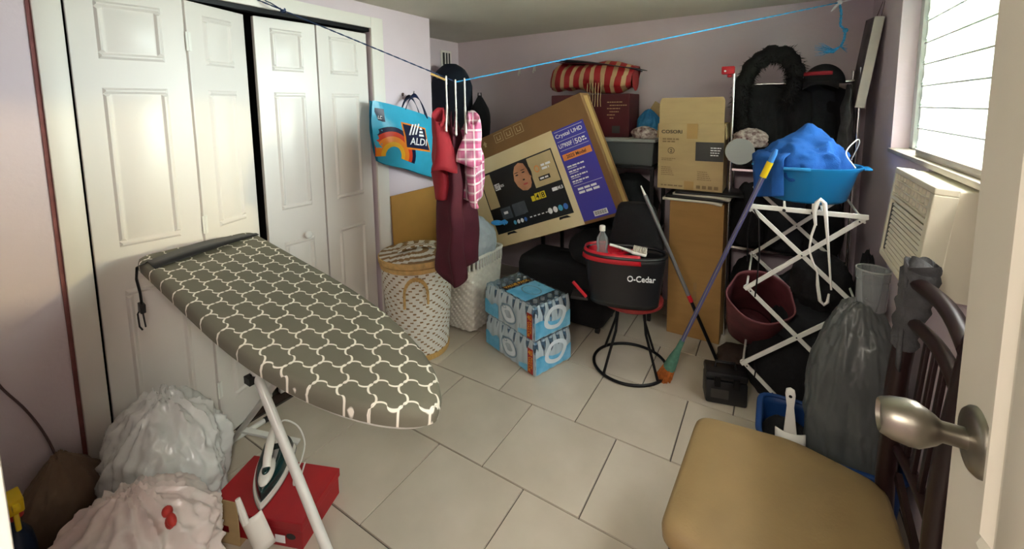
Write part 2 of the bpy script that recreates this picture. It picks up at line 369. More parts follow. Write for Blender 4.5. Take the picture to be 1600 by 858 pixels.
# closet casing
structure('trim_2', MB().box((XL, .398, 0), (XL+.018, OP0+.002, 2.15)).box((XL, OP1-.005, 0), (XL+.018, 1.95, 2.15)).box((XL, OP0+.005, OPZ-.005), (XL+.018, OP1-.005, 2.15)), 'trim_white', bev=.004)
structure('trim_3', MB().box((XL, .386, 0), (XL+.006, .399, ZC)), 'gap_red', smooth=0)  # reddish painted gap along the casing, its shadow put into the colour
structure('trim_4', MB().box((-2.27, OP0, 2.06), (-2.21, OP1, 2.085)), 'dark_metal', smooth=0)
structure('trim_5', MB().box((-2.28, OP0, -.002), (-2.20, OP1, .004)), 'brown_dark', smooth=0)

# ---- closet bifold leaves
PANELS = [(1.765, 1.985), (1.02, 1.655), (.16, .84)]
def panel_mesh(w, h):
    mb = MB()
    # raised moulding ring and raised field
    for a, b, c, d in ((0, 0, w, .024), (0, h-.024, w, h), (0, .024, .024, h-.024), (w-.024, .024, w, h-.024)):
        mb.frust((a, b, 0), (c, d, .009), .009)
    mb.frust((.028, .028, 0), (w-.028, h-.028, .012), .034)
    return mb
def leaf(name, a, b, knob=None, label=None):
    """a bifold leaf from floor point a to b (x, y)"""
    a = V((a[0], a[1], 0)); b = V((b[0], b[1], 0)); L = (b-a).length; e = (b-a)/L; n = V((e.y, -e.x, 0))   # n points into the room
    T = Matrix(((e.x, 0, n.x, a.x), (e.y, 0, n.y, a.y), (0, 1, 0, .012), (0, 0, 0, 1)))                    # local: x along, y up, z to room
    d = obj(name, MB().box((.002, 0, -.03), (L-.002, 2.035, 0)), 'door_white', T=T, smooth=0, bev=.003, kind='structure', label=label)
    m = .078
    for z0, z1 in PANELS:
        obj('door_panel', panel_mesh(L-2*m, z1-z0), 'door_white', d, Matrix.Translation((m, z0, 0)), smooth=30)
    if knob: obj('knob', MB().lathe([(.011, 0), (.009, .012), (.018, .02), (.021, .03), (.015, .038), (.004, .04)], 18), 'white_plastic', d, Matrix.Translation((knob, .86, 0)))
    return d
d1 = leaf('door_1', (-2.215, .484), (-2.165, .838))
d2 = leaf('door_2', (-2.162, .842), (-2.262, 1.132))
leaf('door_3', (-2.245, 1.165), (-2.215, 1.487), knob=.20)
leaf('door_4', (-2.213, 1.491), (-2.222, 1.845))
for z in (.25, 1.05, 1.86):
    obj('hinge', MB().box((-.012, -.04, 0), (.012, .04, .004)).tube([(0, -.04, .004), (0, .04, .004)], .004, 8), 'white_plastic', d2, Matrix.Translation((.004, z, 0)))

# ---- entry door, open, with its knob
DX = .24
door = obj('door_5', MB().box((DX, .06, .01), (DX+.036, .822, 2.04)), 'entry_door', smooth=0, bev=.003, kind='structure', label='open beige entry door with nickel knob')
def side_panel(y0, y1, z0, z1):
    T = Matrix(((0, 0, -1, DX), (-1, 0, 0, y1), (0, 1, 0, z0), (0, 0, 0, 1)))
    obj('door_panel', panel_mesh(y1-y0, z1-z0), 'entry_door', door, T, smooth=30)
for y0, y1 in ((.47, .70), (.14, .37)):
    for z0, z1 in ((.25, .86), (1.02, 1.62), (1.72, 1.94)): side_panel(y0, y1, z0, z1)
KT = Matrix(((0, 0, -1, DX), (-1, 0, 0, .742), (0, 1, 0, 1.135), (0, 0, 0, 1)))
kn = obj('knob', MB().lathe([(.0135, .010), (.0135, .034), (.019, .040), (.024, .048), (.0295, .058), (.030, .068), (.0275, .085), (.0235, .096), (.0215, .098), (.0195, .093), (.012, .092), (.002, .092)], 36), 'nickel', door, KT, smooth=50)
obj('rose', MB().lathe([(.043, 0), (.0425, .004), (.038, .009), (.02, .012), (.013, .012)], 36), 'nickel', kn, ID)

# ---- louvred window
WX = .575
win = thing('window_1', None, None, Matrix.Translation((WX, 0, 0))); win['kind'] = 'structure'
fr = MB()
for y in (WY0, WY1-.05): fr.box((-.03, y, WZ0), (.03, y+.05, WZ1))
fr.box((-.03, WY0, WZ1-.04), (.03, WY1, WZ1)).box((-.03, WY0, WZ0), (.03, WY1, WZ0+.025))
fr.box((-.012, WY1-.085, WZ0), (.012, WY1-.05, WZ1)).box((-.012, WY0+.05, WZ0), (.012, WY0+.085, WZ1))
obj('window_frame', fr, 'window_frame', win, smooth=0, bev=.002)
obj('mullion', MB().box((.012, 1.80, WZ0+.025), (.03, 1.85, WZ1-.04)), 'window_frame', win, smooth=0)
obj('operator_rod', MB().tube([(-.018, WY1-.095, WZ0+.05), (-.018, WY1-.095, WZ1-.05)], .006, 8), 'window_frame', win)
nb = 8; hp = (WZ1-WZ0-.06)/nb
blade = mesh(MB().box((-.003, WY0+.085, -.058), (.003, WY1-.085, .058)), 'glass', 0, 0, 'louvre')
clip = mesh(MB().prism([(-.05*math.cos(t)-.002, .014*math.sin(t)) for t in [i*PI/8 for i in range(16)]], WY1-.102, WY1-.094, T=Matrix(((0, 1, 0, 0), (0, 0, 1, 0), (1, 0, 0, 0), (0, 0, 0, 1)))), 'window_frame', 40, 0, 'clip')
edge = mesh(MB().box((-.004, WY0+.085, -.003), (.002, WY1-.085, .003)), 'window_frame', 0, 0, 'edge')
for i in range(nb):
    z = WZ0+.035+hp*(i+.5)
    T = Matrix.Translation((0, 0, z)) @ Euler((0, .45, 0)).to_matrix().to_4x4()
    b_ = obj('louvre', blade, None, win, T); obj('louvre_clip', clip, None, b_); obj('louvre_edge', edge, None, b_, T.inverted() @ Matrix.Translation((-.022, 0, z+hp*.5-.012)))
structure('window_sill', MB().box((XR-.012, WY0, WZ0-.002), (.70, WY1-.0, WZ0+.018)).box((XR+.01, WY0+.01, WZ0+.018), (WX-.03, AY1+.25, WZ0+.045)), 'sill_wood', bev=.003)
# small vent high on the alcove wall
vt = obj('vent', MB().box((0, 0, 0), (.012, .15, .16)).box((.010, .02, .02), (.013, .13, .14), 1), ['trim_white', 'ac_dark'], T=Matrix.Translation((-2.769, 3.175, 1.97)), smooth=0, label='small vent grille high on the alcove wall', cat='vent')
for y in (.055, .095): obj('vent_bar', MB().box((.012, y-.006, .02), (.018, y+.006, .14)), 'trim_white', vt, smooth=0)

# ---- outside: the view through the panes and an unseen shade wall
structure('ground_outside', MB().box((.9, -12, -.5), (16, 25, -.3)), 'ground_out', smooth=0)
structure('wall_shade', MB().box((.9, -.3, -.3), (4.5, .55, 2.9)), 'stucco', smooth=0)   # unseen house wing, added to cut sky light on the back wall
nbr = thing('neighbour_house', 'pale low house seen through the louvred window', 'house', Matrix.Translation((7.5, 18, -.3)))
obj('house_wall', MB().box((0, -4, 0), (3, 8, 2.3)), 'neighbour_wall', nbr, smooth=0)
obj('house_roof', MB().prism([(-.4, 2.3), (3.4, 2.3), (1.5, 3.0)], -4.3, 8.3, T=Matrix(((1, 0, 0, 0), (0, 0, 1, 0), (0, 1, 0, 0), (0, 0, 0, 1)))), 'sill_wood', nbr, smooth=0)
tr = thing('tree', 'leafy tree seen through the louvred window', 'tree', Matrix.Translation((5.2, 17, -.3)))
obj('trunk', MB().tube([(0, 0, 0), (.05, .1, 1.2), (0, 0, 2.4)], [.16, .12, .08], 8), 'brown_dark', tr)
obj('crown', MB().ico(4, fn=lambda c: c*(1.25+.5*nz3(c, 2.2, 1)+.3*nz3(c, 6, 4)), T=Matrix.Translation((0, 0, 3.0))), 'foliage', tr, smooth=20)
# ------------------------------------------------------------------ ironing board
IB = thing('ironing_board', 'ironing board with grey and white trellis cover standing open on white legs', 'ironing board')
A0, A1 = V((-2.06, .775, 1.015)), V((-.665, .71, .85))          # middle of wide end, tip
ax = (A1-A0); LB = ax.length; ax.normalize(); sd = V((-ax.y, ax.x, 0)).normalized(); nn = ax.cross(sd).normalized()
BT = Matrix(((ax.x, sd.x, nn.x, A0.x), (ax.y, sd.y, nn.y, A0.y), (ax.z, sd.z, nn.z, A0.z), (0, 0, 0, 1)))
def half(t):
    x = t*LB
    if x < .04: return .165+.045*math.sqrt(max(0, 1-((.04-x)/.04)**2))
    k = max(0, (x-.55)/(LB-.55)); return .21*(max(0, 1-k**2.6))**.62
ts = [0, .004, .012, .03]+[i/40 for i in range(3, 38)]+[.94, .955, .97, .98, .988, .994, .998, 1]
out = [(t*LB, -half(t)) for t in ts]+[(t*LB, half(t)) for t in reversed(ts[:-1])]
def ring(ins, z):
    cx = LB*.5
    return [(x+(ins if x < .02 else (-ins if x > LB-.03 else 0)), (y-ins*(1 if y > 0 else -1)) if abs(y) > ins else 0, z) for x, y in out]
mb = MB(); n = len(out); rs = [ring(.03, -.045), ring(.0, -.042), ring(-.002, -.02), ring(.001, -.006), ring(.008, .001), ring(.02, .003)]
vs = [q for r_ in rs for q in r_]; fs = [(k*n+i, k*n+(i+1) % n, (k+1)*n+(i+1) % n, (k+1)*n+i) for k in range(len(rs)-1) for i in range(n)]
fs += [tuple(range(n-1, -1, -1)), tuple((len(rs)-1)*n+i for i in range(n))]
mb.add(vs, fs); obj('cover', mb, 'trellis', IB, BT, smooth=50)
obj('board_frame', MB().tube([(x*.97+.015, y*.9, -.052) for x, y in out], .010, 8, closed=True), 'white_enamel', IB, BT)
# black strap over the wide end with a dangling buckle
st = MB()
def strap(u, v): 
    y = .205-.40*u; x = .075+.055*u
    return V((x+(v-.5)*(.022+.085*math.sin(min(1, u*1.1)*PI*.72)), y, .006+.014*math.sin(u*PI)))
st.grid(strap, 16, 1)
sp_ = obj('strap', st, 'black_plastic', IB, BT, solid=.003)
obj('strap_tail', MB().tube([(.10, -.20, .008), (.075, -.222, -.01), (.07, -.225, -.06), (.09, -.222, -.11), (.10, -.222, -.15)], .008, 6, flat=.3), 'black_plastic', sp_, ID)
obj('buckle', MB().box((.080, -.230, -.185), (.116, -.214, -.15)).tube([(.085, -.225, -.18), (.075, -.23, -.20), (.11, -.235, -.235), (.125, -.23, -.245)], .0035, 6).tube([(.105, -.222, -.185), (.13, -.222, -.235)], .003, 6), 'black_plastic', sp_, ID, bev=.002)
def blocal(x, y, z): return BT @ V((x, y, z))
AF, AT = V((-.95, .68, .012)), V((-1.62, .68, .90)); BF, BTp = V((-2.115, .86, .012)), V((-1.30, .86, .86))
legA = obj('leg', MB().tube([AT, AT.lerp(AF, .5), AF], .015, 12), 'white_enamel', IB)
legB = obj('leg', MB().tube([BTp, BTp.lerp(BF, .5), BF], .013, 12), 'white_enamel', IB)
def footbar(c, y0, y1, par):
    obj('foot_bar', MB().tube([(c.x, y0, .014), (c.x, y1, .014)], .013, 10), 'white_enamel', par)
    for y in (y0, y1): obj('foot_cap', MB().tube([(c.x, y-.012, .0155), (c.x, y+.012, .0155)], .0155, 10), 'black_plastic', par)
footbar(AF, .60, .80, legA); footbar(BF, .62, 1.02, legB)
piv = AT.lerp(AF, .24)
obj('pivot_bracket', MB().box((-.018, -.03, -.03), (.018, .20, -.005), T=Matrix.Translation(piv)).tube([piv+V((0, -.018, -.005)), piv+V((0, .20, -.005))], .006, 8), 'dark_metal', IB)
obj('crossbar', MB().bar((-2.02, .86, .11), (-1.78, .99, .06), .028, .012, up=(0, 0, 1)), 'white_enamel', IB, bev=.002)

# ------------------------------------------------------------------ red box with the iron and small things around it
RB = thing('shoe_box', 'red cardboard shoe box lying on the floor under the iron', 'box', TR(-1.59, .78, .0, rz=math.radians(22)))
obj('box_base', MB().box((-.195, -.115, 0), (.195, .115, .085)), 'shoebox_red', RB, smooth=0, bev=.002)
obj('box_lid', MB().box((-.20, -.12, .075), (.20, .12, .108)), 'shoebox_red', RB, smooth=0, bev=.003)
obj('sticker', MB().box((.02, -.1206, .012), (.075, -.1196, .06)).box((.09, -.1206, .02), (.13, -.1196, .05)), 'print_white', RB, smooth=0)
obj('box_logo', MB().prism([(.012*math.cos(t)*1.6, .012*math.sin(t)) for t in [i*PI/8 for i in range(16)]], 0, .0006, T=onfront(.15, .045, -.1152)), 'ink', RB)
def iron_outline(k=1.0, n=28):
    pts = []
    for i in range(n+1):
        t = i/n; x = -.125+.25*t
        pts.append((x, .058*k*(1-max(0, (t-.25)/.75)**2.0)**.9 if t < 1 else 0))
    return pts
def iron_slab(mb, k, z0, z1, l=1.0, mi=0):
    o = iron_outline(k); poly = [(x*l, y) for x, y in o]+[(x*l, -y) for x, y in reversed(o[:-1])]
    return mb.prism(poly, z0, z1, mi)
IR = thing('clothes_iron', 'dark green and white steam iron lying on the red shoe box', 'iron', TR(-1.635, .785, .110, rz=math.radians(-42)) @ Matrix.Scale(1.12, 4))
obj('soleplate', iron_slab(MB(), 1.05, 0, .006, 1.03), 'steel', IR, smooth=30)
obj('skirt', iron_slab(iron_slab(MB(), 1.0, .0065, .016), .97, .016, .024, .99), 'iron_white', IR, smooth=30)
bd = MB(); o_ = iron_outline(.92)
def ibody(u, v):
    t = u*2 if u < .5 else (1-u)*2; s = 1 if u < .5 else -1
    x = -.12+.235*t*1; y = .052*(1-max(0, (t-.25)/.75)**2)**.9*s
    k = 1-.62*v**1.6; return V((x*(1-.10*v)-.008*v, y*k, .024+.052*math.sin(v*PI/2)*(1-.55*t*v)))
bd.grid(ibody, 48, 8, True); obj('body', bd, 'iron_green', IR, smooth=60)
obj('face', MB().ico(3, fn=lambda c: V((c.x*.062+.028, c.y*.024, c.z*.016+.058))), 'iron_white', IR, smooth=60)
obj('dial', MB().ico(3, fn=lambda c: V((c.x*.024+.035, c.y*.013, c.z*.010+.074))), 'iron_green', IR, smooth=60)
obj('button', MB().lathe([(.009, 0), (.009, .006), (.004, .008)], 12), 'black_plastic', IR, TR(-.012, 0, .073))
obj('handle', MB().tube([(-.112, 0, .06), (-.118, 0, .10), (-.09, 0, .122), (-.03, 0, .122), (.012, 0, .10), (.03, 0, .072)], [.018, .017, .016, .015, .014, .014], 12), 'iron_white', IR, smooth=60)
obj('power_cord', MB().tube(cat([(-.118, 0, .11), (-.15, .02, .11), (-.17, .06, .06), (-.15, .085, .0035), (-.06, .09, .0035), (.0, .08, .0035), (.05, .085, .0035), (.03, .10, .0035), (-.04, .105, .0035)]), .0032, 8), 'white_plastic', IR)
SC = thing('hand_scoop', 'white plastic hand scoop leaning on the front of the red box', 'scoop', TR(-1.475, .672, .0, rz=.5, ry=-.35))
obj('bowl', MB().grid(lambda u, v: V((-.045+.09*u, -.02+.03*(2*u-1)**2, .02+.13*v)), 10, 6), 'iron_white', SC, solid=.004)
obj('handle', MB().tube([(0, -.02, .14), (0, -.015, .19), (0, -.01, .23)], [.012, .011, .008], 8), 'iron_white', SC)
CT = thing('cardboard_tray', 'torn cardboard tray with punched holes beside the red box', 'tray', TR(-1.735, .575, 0, rz=math.radians(20)) @ Matrix.Scale(.72, 4))
tray = MB(); hol = [(.05, .07), (.15, .085), (.10, .17)]
for i in range(12):
    for j in range(12):
        x0, z0 = i*.02, j*.02
        if any(((x0+.01-a)/.032)**2+((z0+.01-b)/.022)**2 < 1 for a, b in hol): continue
        tray.box((x0, 0, z0), (x0+.02, .004, z0+.02))
obj('tray_wall', tray, 'cardboard_pale', CT, smooth=0); obj('tray_base', MB().box((0, -.0, 0), (.24, .16, .004)), 'cardboard_pale', CT, smooth=0)

# ------------------------------------------------------------------ bags by the left wall
def bag(name, label, cat, T, dim, seed, m, amp=.13, gather=.8, flat=.3, sub=6, ears=True, stretch=.45, group=None):
    t = thing(name, label, cat, T, group)
    obj('sack', crumple(dim, seed, amp, gather, flat, sub), m, t, smooth=75)
    if ears:
        rnd = random.Random(seed)
        for s in (-1, 1):
            q = [V((s*.01, 0, dim[2]*.93)), V((s*dim[0]*.25, rnd.uniform(-.02, .02), dim[2]*1.03)), V((s*dim[0]*.5, rnd.uniform(-.04, .04), dim[2]*1.0)), V((s*dim[0]*.6, rnd.uniform(-.05, .05), dim[2]*.9))]
            obj('bag_handle', MB().tube(q, [.018, .028, .03, .012], 10, flat=.35), m, t, smooth=70)
    return t
bag('plastic_bag', 'large grey white plastic shopping bag slumped against the closet doors', 'bag', TR(-1.93, .56, .0, rz=.4), (.20, .165, .47), 3, 'bag_film', ears=False, gather=.25, amp=.30)
bag('plastic_bag', 'crumpled white plastic bag with pink print in the near left corner', 'bag', TR(-1.66, .37, 0, rz=1.0), (.20, .15, .38), 11, 'bag_film_white', gather=.3, ears=False, amp=.32)
bag('paper_sack', 'brown sack squeezed between the pink wall and the white bags', 'bag', TR(-2.07, .30, 0, rz=.2), (.10, .12, .38), 21, 'brown_sack', gather=.5, ears=False)
obj('red_bow', MB().ico(2, fn=lambda c: V((c.x*.018, c.y*.014, c.z*.016))).ico(2, fn=lambda c: V((c.x*.022, c.y*.012, c.z*.014)), T=TR(.028, 0, -.012, ry=.6)).ico(2, fn=lambda c: V((c.x*.018, c.y*.012, c.z*.02)), T=TR(.012, .0, -.03)), 'red_label', T=TR(-1.515, .425, .36), smooth=60, label='small red plastic bow on the crumpled white bag', cat='bow')
sb = thing('spray_bottle', 'dark blue spray bottle with a yellow trigger head in the left corner', 'spray bottle', TR(-1.93, .178, .0))
obj('bottle', MB().lathe([(.05, 0), (.055, .02), (.055, .22), (.045, .27), (.018, .31), (.016, .34)], 20, 1, .7), 'navy_bottle', sb)
obj('collar', MB().lathe([(.02, .335), (.02, .37)], 16), 'red_label', sb)
obj('trigger_head', MB().box((-.025, -.018, .37), (.05, .018, .415)).box((.05, -.008, .39), (.072, .008, .408)).bar((.03, 0, .375), (.055, 0, .32), .016, .012), 'yellow_plastic', sb, bev=.004)
obj('wall_cable', MB().tube(cat([(-2.19, .205, .70), (-2.19, .215, .645), (-2.19, .262, .53), (-2.188, .30, .40), (-2.188, .325, .25), (-2.18, .335, .12), (-2.15, .36, .02)]), .0035, 6), 'cable', label='thin brown cable hanging down the pink wall', cat='cable')

# ------------------------------------------------------------------ leaning sheet, hampers
obj('cardboard_sheet', MB().box((0, 0, 0), (.012, .47, .985)), 'hardboard', T=TR(-2.145, 1.945, 0, ry=-.035), smooth=0, bev=.002, label='flat brown cardboard sheet leaning on the wall behind the woven hamper', cat='cardboard')
WH = thing('woven_hamper', 'round white and tan woven hamper with a lid and rope handle', 'hamper', TR(-1.935, 1.93, 0))
NU, NV = 132, 60
def chev(i, j):
    p_ = (j//2) % 14; t = p_ if p_ < 7 else 14-p_
    return 1 if ((i+t*2) % 6 < 2 and j % 2 == 0) else 0
def wfn(u, v):
    r_ = .187+.038*v**.8; i, j = int(u*NU+.5), int(v*NV+.5)
    b_ = .0022*math.sin(i*PI*.5+.5)*math.cos(j*PI) ; a = 2*PI*u
    return V(((r_+b_)*math.cos(a), (r_+b_)*math.sin(a), .035+.565*v))
obj('basket_wall', MB().grid(wfn, NU, NV, True, mfn=chev), ['weave_white', 'weave_tan'], WH, smooth=25)
obj('base', MB().lathe([(.19, .0), (.195, .012), (.195, .034), (.15, .036)], 40), 'wood_pale', WH)
obj('rim', MB().lathe([(.224, .575), (.232, .58), (.234, .605), (.226, .61)], 48, caps=False), 'straw', WH)
def lfn(i, j): return 1 if (i//2+((j//3) % 2)*2+j) % 4 < 2 else 0
lid = obj('lid', MB().grid(lambda u, v: V((.236*math.cos(2*PI*u)*(1-v), .236*math.sin(2*PI*u)*(1-v), .648+.014*v+.0015*math.sin(u*180))), 72, 12, True, mfn=lambda i, j: int((math.cos(2*PI*i/72)*(1-j/12)*.8+abs(math.sin(2*PI*i/72)*(1-j/12))*.6+3)*6) % 2), ['weave_white', 'weave_tan'], WH)
obj('lid_band', MB().lathe([(.234, .612), (.241, .615), (.242, .645), (.236, .65)], 48, caps=False), 'straw', lid)
obj('lid_handle', MB().grid(lambda u, v: V((-.12+.24*u, -.03+.06*v, .663+.03*math.sin(u*PI))), 18, 4, mfn=lambda i, j: (i//2+j) % 2), ['weave_white', 'weave_tan'], lid, TR(0, 0, 0, rz=.9), solid=.006)
hp_ = [V((.07*math.cos(t), 0, .10*math.sin(t))) for t in [i*PI/12 for i in range(13)]]
hp_ = [V((-.07, 0, -.08))]+hp_[::-1]+[V((.07, 0, -.08))]
ca = math.radians(-48)
def onwall(q): a = ca+q.x/.235; return V((.238*math.cos(a), .238*math.sin(a), .455+q.z))
hm = MB()
for ph in (0, PI):
    fine = [hp_[0].lerp(hp_[0], 0)]
    pts = []
    for k in range(len(hp_)-1):
        for s in range(4): pts.append(hp_[k].lerp(hp_[k+1], s/4))
    pts = [onwall(q)+V((.006*math.cos(i*.8+ph)*math.cos(ca), .006*math.cos(i*.8+ph)*math.sin(ca), .006*math.sin(i*.8+ph))) for i, q in enumerate(pts)]
    hm.tube(pts, .008, 7)
obj('rope_handle', hm, 'straw', WH)

LB_ = thing('laundry_basket', 'tall square white woven laundry basket with slotted top', 'laundry basket', TR(-1.885, 2.39, 0, rz=.0))
def sq(u, k, r_=.05):
    """rounded square outline, half size k"""
    a = 2*PI*u; c, s = math.cos(a), math.sin(a); p_ = 7
    r0 = (abs(c)**p_+abs(s)**p_)**(-1/p_); return c*r0*k, s*r0*k
NU, NV = 96, 34
def lb(u, v):
    i, j = int(u*NU+.5), int(v*NV+.5); k = .168+.034*v+.0035*(1 if (i//2+j//2) % 2 else -1)
    x, y = sq(u, k); return V((x, y, .012+.455*v))
obj('basket_wall', MB().grid(lb, NU, NV, True), 'weave_white', LB_, smooth=20)
obj('basket_base', MB().lathe([(.15, 0), (.16, .012), (.02, .014)], 24), 'weave_white', LB_)
sl = mesh(MB().box((-.006, -.007, 0), (.006, .007, .068)), 'white_plastic', 0, .002, 'slat')
for i in range(52):
    x, y = sq(i/52, .202); x2, y2 = sq((i+.2)/52, .202)
    obj('slat', sl, None, LB_, TR(x, y, .462, rz=math.atan2(y2-y, x2-x)+PI/2))
obj('rim', MB().tube([(*sq(i/64, .204), .54) for i in range(64)], .012, 8, closed=True), 'white_plastic', LB_)
bag('plastic_bag', 'pale blue plastic bag bulging out of the white laundry basket', 'bag', TR(-1.82, 2.40, .47, rz=.6), (.15, .15, .31), 31, 'bag_film_blue', gather=.2, ears=False, amp=.16)
gl = thing('rubber_glove', 'blue rubber glove lying on the pale blue bag', 'glove', TR(-1.665, 2.47, .745, rz=.4))
obj('palm', MB().ico(3, fn=lambda c: V((c.x*.045, c.y*.03, c.z*.018))), 'glove_blue', gl)
for k in range(5):
    a = -.6+.3*k; obj('finger', MB().tube([(.03*math.cos(a), .03*math.sin(a), 0), (.06*math.cos(a), .06*math.sin(a), .008), (.078*math.cos(a), .08*math.sin(a), .0)], [.010, .009, .004], 8), 'glove_blue', gl)

# ------------------------------------------------------------------ printed shopping bag on the wall
AB = thing('shopping_bag', 'blue shopping bag with rainbow arcs hanging on the wall by the closet', 'shopping bag', Matrix.Translation((-2.12, 0, 0)))
outl = [(1.775, 1.625), (1.90, 1.602), (2.06, 1.565), (2.22, 1.525), (2.40, 1.46), (2.415, 1.40), (2.375, 1.25), (2.40, 1.035), (2.30, 1.06), (2.14, 1.12), (1.98, 1.185), (1.84, 1.222), (1.79, 1.29), (1.763, 1.345), (1.768, 1.47)]
YZ = Matrix(((0, 0, 1, 0), (1, 0, 0, 0), (0, 1, 0, 0), (0, 0, 0, 1)))    # local x->Y, y->Z, z->+X
bm_ = MB()
def lerp_out(u, v):
    # ruled between top edge and bottom edge
    top = [(1.775, 1.625), (1.90, 1.602), (2.06, 1.565), (2.22, 1.525), (2.41, 1.455)]; bot = [(1.80, 1.245), (1.86, 1.215), (2.03, 1.165), (2.20, 1.10), (2.40, 1.03)]
    k = min(3.999, u*4); i = int(k); f = k-i
    a = V(top[i]).lerp(V(top[i+1]), f); b = V(bot[i]).lerp(V(bot[i+1]), f); q = a.lerp(b, v); return q
def bulge(u, v): return .012+.055*math.sin(min(1, max(0, u))*PI)**.6*math.sin((.1+.9*v)*PI)**.7+.006*nz3((u*3, v*3, 0), 2, 5)
def side_fn(s):
    def fn(u, v):
        q = lerp_out(u, v); wv = .025*math.sin(v*PI)*(-1 if u < .01 else 1)*(1 if u in (0, 1) else 0)
        return V((q.x+wv, q.y, s*bulge(u, v)))
    return fn
bm_.grid(side_fn(1), 24, 16, T=YZ).grid(side_fn(-.9), 24, 16, T=YZ)
bb = obj('bag_body', bm_, 'bag_blue', AB, smooth=60)
def uvof(y, z):
    best = min(((lerp_out(i/60, j/60)-V((y, z))).length, i/60, j/60) for i in range(61) for j in range(61)); return best[1], best[2]
def on_bag(poly, m, name, lift, par, fill=True):
    mb = MB(); vs = [V((y, z, bulge(*uvof(y, z))+lift)) for y, z in poly]; c = V((sum(v.x for v in vs)/len(vs), sum(v.y for v in vs)/len(vs), 0)); c.z = bulge(*uvof(c.x, c.y))+lift
    n = len(vs); mb.add(vs+[c], [(i, (i+1) % n, n) for i in range(n)], 0, YZ); return obj(name, mb, m, par, smooth=60)
def arc(r0, r1, m, lift, cx=1.905, cz=1.27, a0=-.05, a1=1.06, sx=1.0, sz=1.0):
    mb = MB(); vs = []
    for i in range(25):
        a = PI*(a0+(a1-a0)*i/24)
        for r_ in (r0, r1):
            y = cx+r_*math.cos(a)*sx; z = cz+r_*math.sin(a)*sz-.25*(y-1.9); y = min(2.40, max(1.775, y)); z = max(z, 1.232-.26*(y-1.86))
            vs.append(V((y, z, bulge(*uvof(y, z))+lift)))
    mb.add(vs, [(2*i, 2*i+1, 2*i+3, 2*i+2) for i in range(24)], 0, YZ); obj('arc_print', mb, m, bb, smooth=60)
for r0, r1, m in ((.155, .185, 'bag_navy'), (.125, .155, 'bag_red'), (.09, .125, 'bag_orange'), (.06, .09, 'bag_yellow')): arc(r0, r1, m, .002)
for r0, r1, m in ((.215, .235, 'bag_navy'), (.195, .215, 'bag_red'), (.170, .195, 'bag_orange')): arc(r0, r1, m, .002, cx=2.235, cz=1.36, a0=.0, a1=.36)
on_bag([(1.955, 1.487), (2.055, 1.465), (2.180, 1.435), (2.195, 1.36), (2.230, 1.262), (2.115, 1.285), (1.987, 1.307), (1.975, 1.39)], 'bag_orange', 'emblem_border', .004, bb)
on_bag([(1.967, 1.474), (2.055, 1.453), (2.170, 1.427), (2.185, 1.36), (2.213, 1.277), (2.115, 1.297), (1.999, 1.318), (1.987, 1.39)], 'bag_navy', 'emblem', .006, bb)
EM = Matrix(((0, 0, 1, .066), (.985, .12, 0, 0), (-.17, .99, 0, 0), (0, 0, 0, 1)))
def em(y, z): return Matrix.Translation((0, y, z)) @ EM
zb = bulge(*uvof(2.12, 1.36))
EM[0][3] = zb+.011
text('lettering', 'ALDI', .160, .048, em(2.015, 1.335), 'print_white', bb)
for k in range(3): obj('emblem_bar', MB().add([(0, 0, 0), (.016, 0, 0), (.034, .075, 0), (.020, .075, 0)], [(0, 1, 2, 3)]), 'print_white', bb, em(2.007+.028*k, 1.398), smooth=0)
for k in range(3): obj('emblem_bar', MB().add([(0, 0, 0), (.05-.012*k, 0, 0), (.042-.012*k, .014, 0), (0, .014, 0)], [(0, 1, 2, 3)]), 'print_white', bb, em(2.10+.004*k, 1.384+.022*k), smooth=0)
on_bag([(1.782, 1.58), (1.838, 1.57), (1.838, 1.49), (1.780, 1.50)], 'bag_navy', 'emblem_small', .004, bb)
EM[0][3] = bulge(*uvof(1.81, 1.53))+.008
text('lettering', 'LDI', .045, .02, em(1.787, 1.512), 'print_white', bb)
obj('strap_handle', MB().grid(lambda u, v: V((.03, 2.025+.20*u, 1.555-.055*u))+V((0, 0, .145*math.sin(u*PI)**.8 if u < 1 else 0))+V((.0+.01*v, .012*(v-.5)*(2*u-1)*1.6, -.028*v*math.sin(u*PI))), 20, 2), 'bag_navy', AB, solid=.003)
obj('strap_handle', MB().grid(lambda u, v: V((-.02, 2.035+.18*u, 1.55-.05*u))+V((0, 0, .14*math.sin(u*PI)**.8))+V((.01*v, 0, -.028*v*math.sin(u*PI))), 20, 2), 'bag_navy', AB, solid=.003)
obj('wall_hook', MB().tube([(-2.198, 2.115, 1.67), (-2.13, 2.115, 1.652), (-2.10, 2.115, 1.66), (-2.09, 2.115, 1.69)], .004, 8).lathe([(.012, 0), (.012, .004)], 12, T=TR(-2.199, 2.115, 1.67, ry=PI/2)), 'chrome', label='metal wall hook carrying the blue shopping bag', cat='hook')
# ------------------------------------------------------------------ clothesline with garments
HK = V((-1.42, 1.745, 1.707)); RE = V((.28, 3.10, 2.14))
CLN = thing('clothesline', 'thin blue rope strung across the room from closet to window wall', 'rope')
def twist(a, b, r, n, mb, pitch=.02, k=2):
    a = V(a); b = V(b); d = (b-a); L = d.length; d.normalize(); x = d.orthogonal().normalized(); y = d.cross(x)
    for s in range(k):
        mb.tube([a+d*L*i/n+(x*math.cos(i*1.3+s*2*PI/k)+y*math.sin(i*1.3+s*2*PI/k))*r*.6 for i in range(n+1)], r*.75, 5)
    return mb
L0 = V((-2.19, 1.155, 2.118))
obj('rope', twist(L0, HK, .003, 60, MB()), 'rope_navy', CLN)
obj('rope', twist(HK, RE, .0032, 120, MB()), 'rope_blue', CLN)
obj('rope', twist(RE, (.475, 3.24, 2.195), .0032, 20, MB()), 'print_white', CLN)
kb = MB()
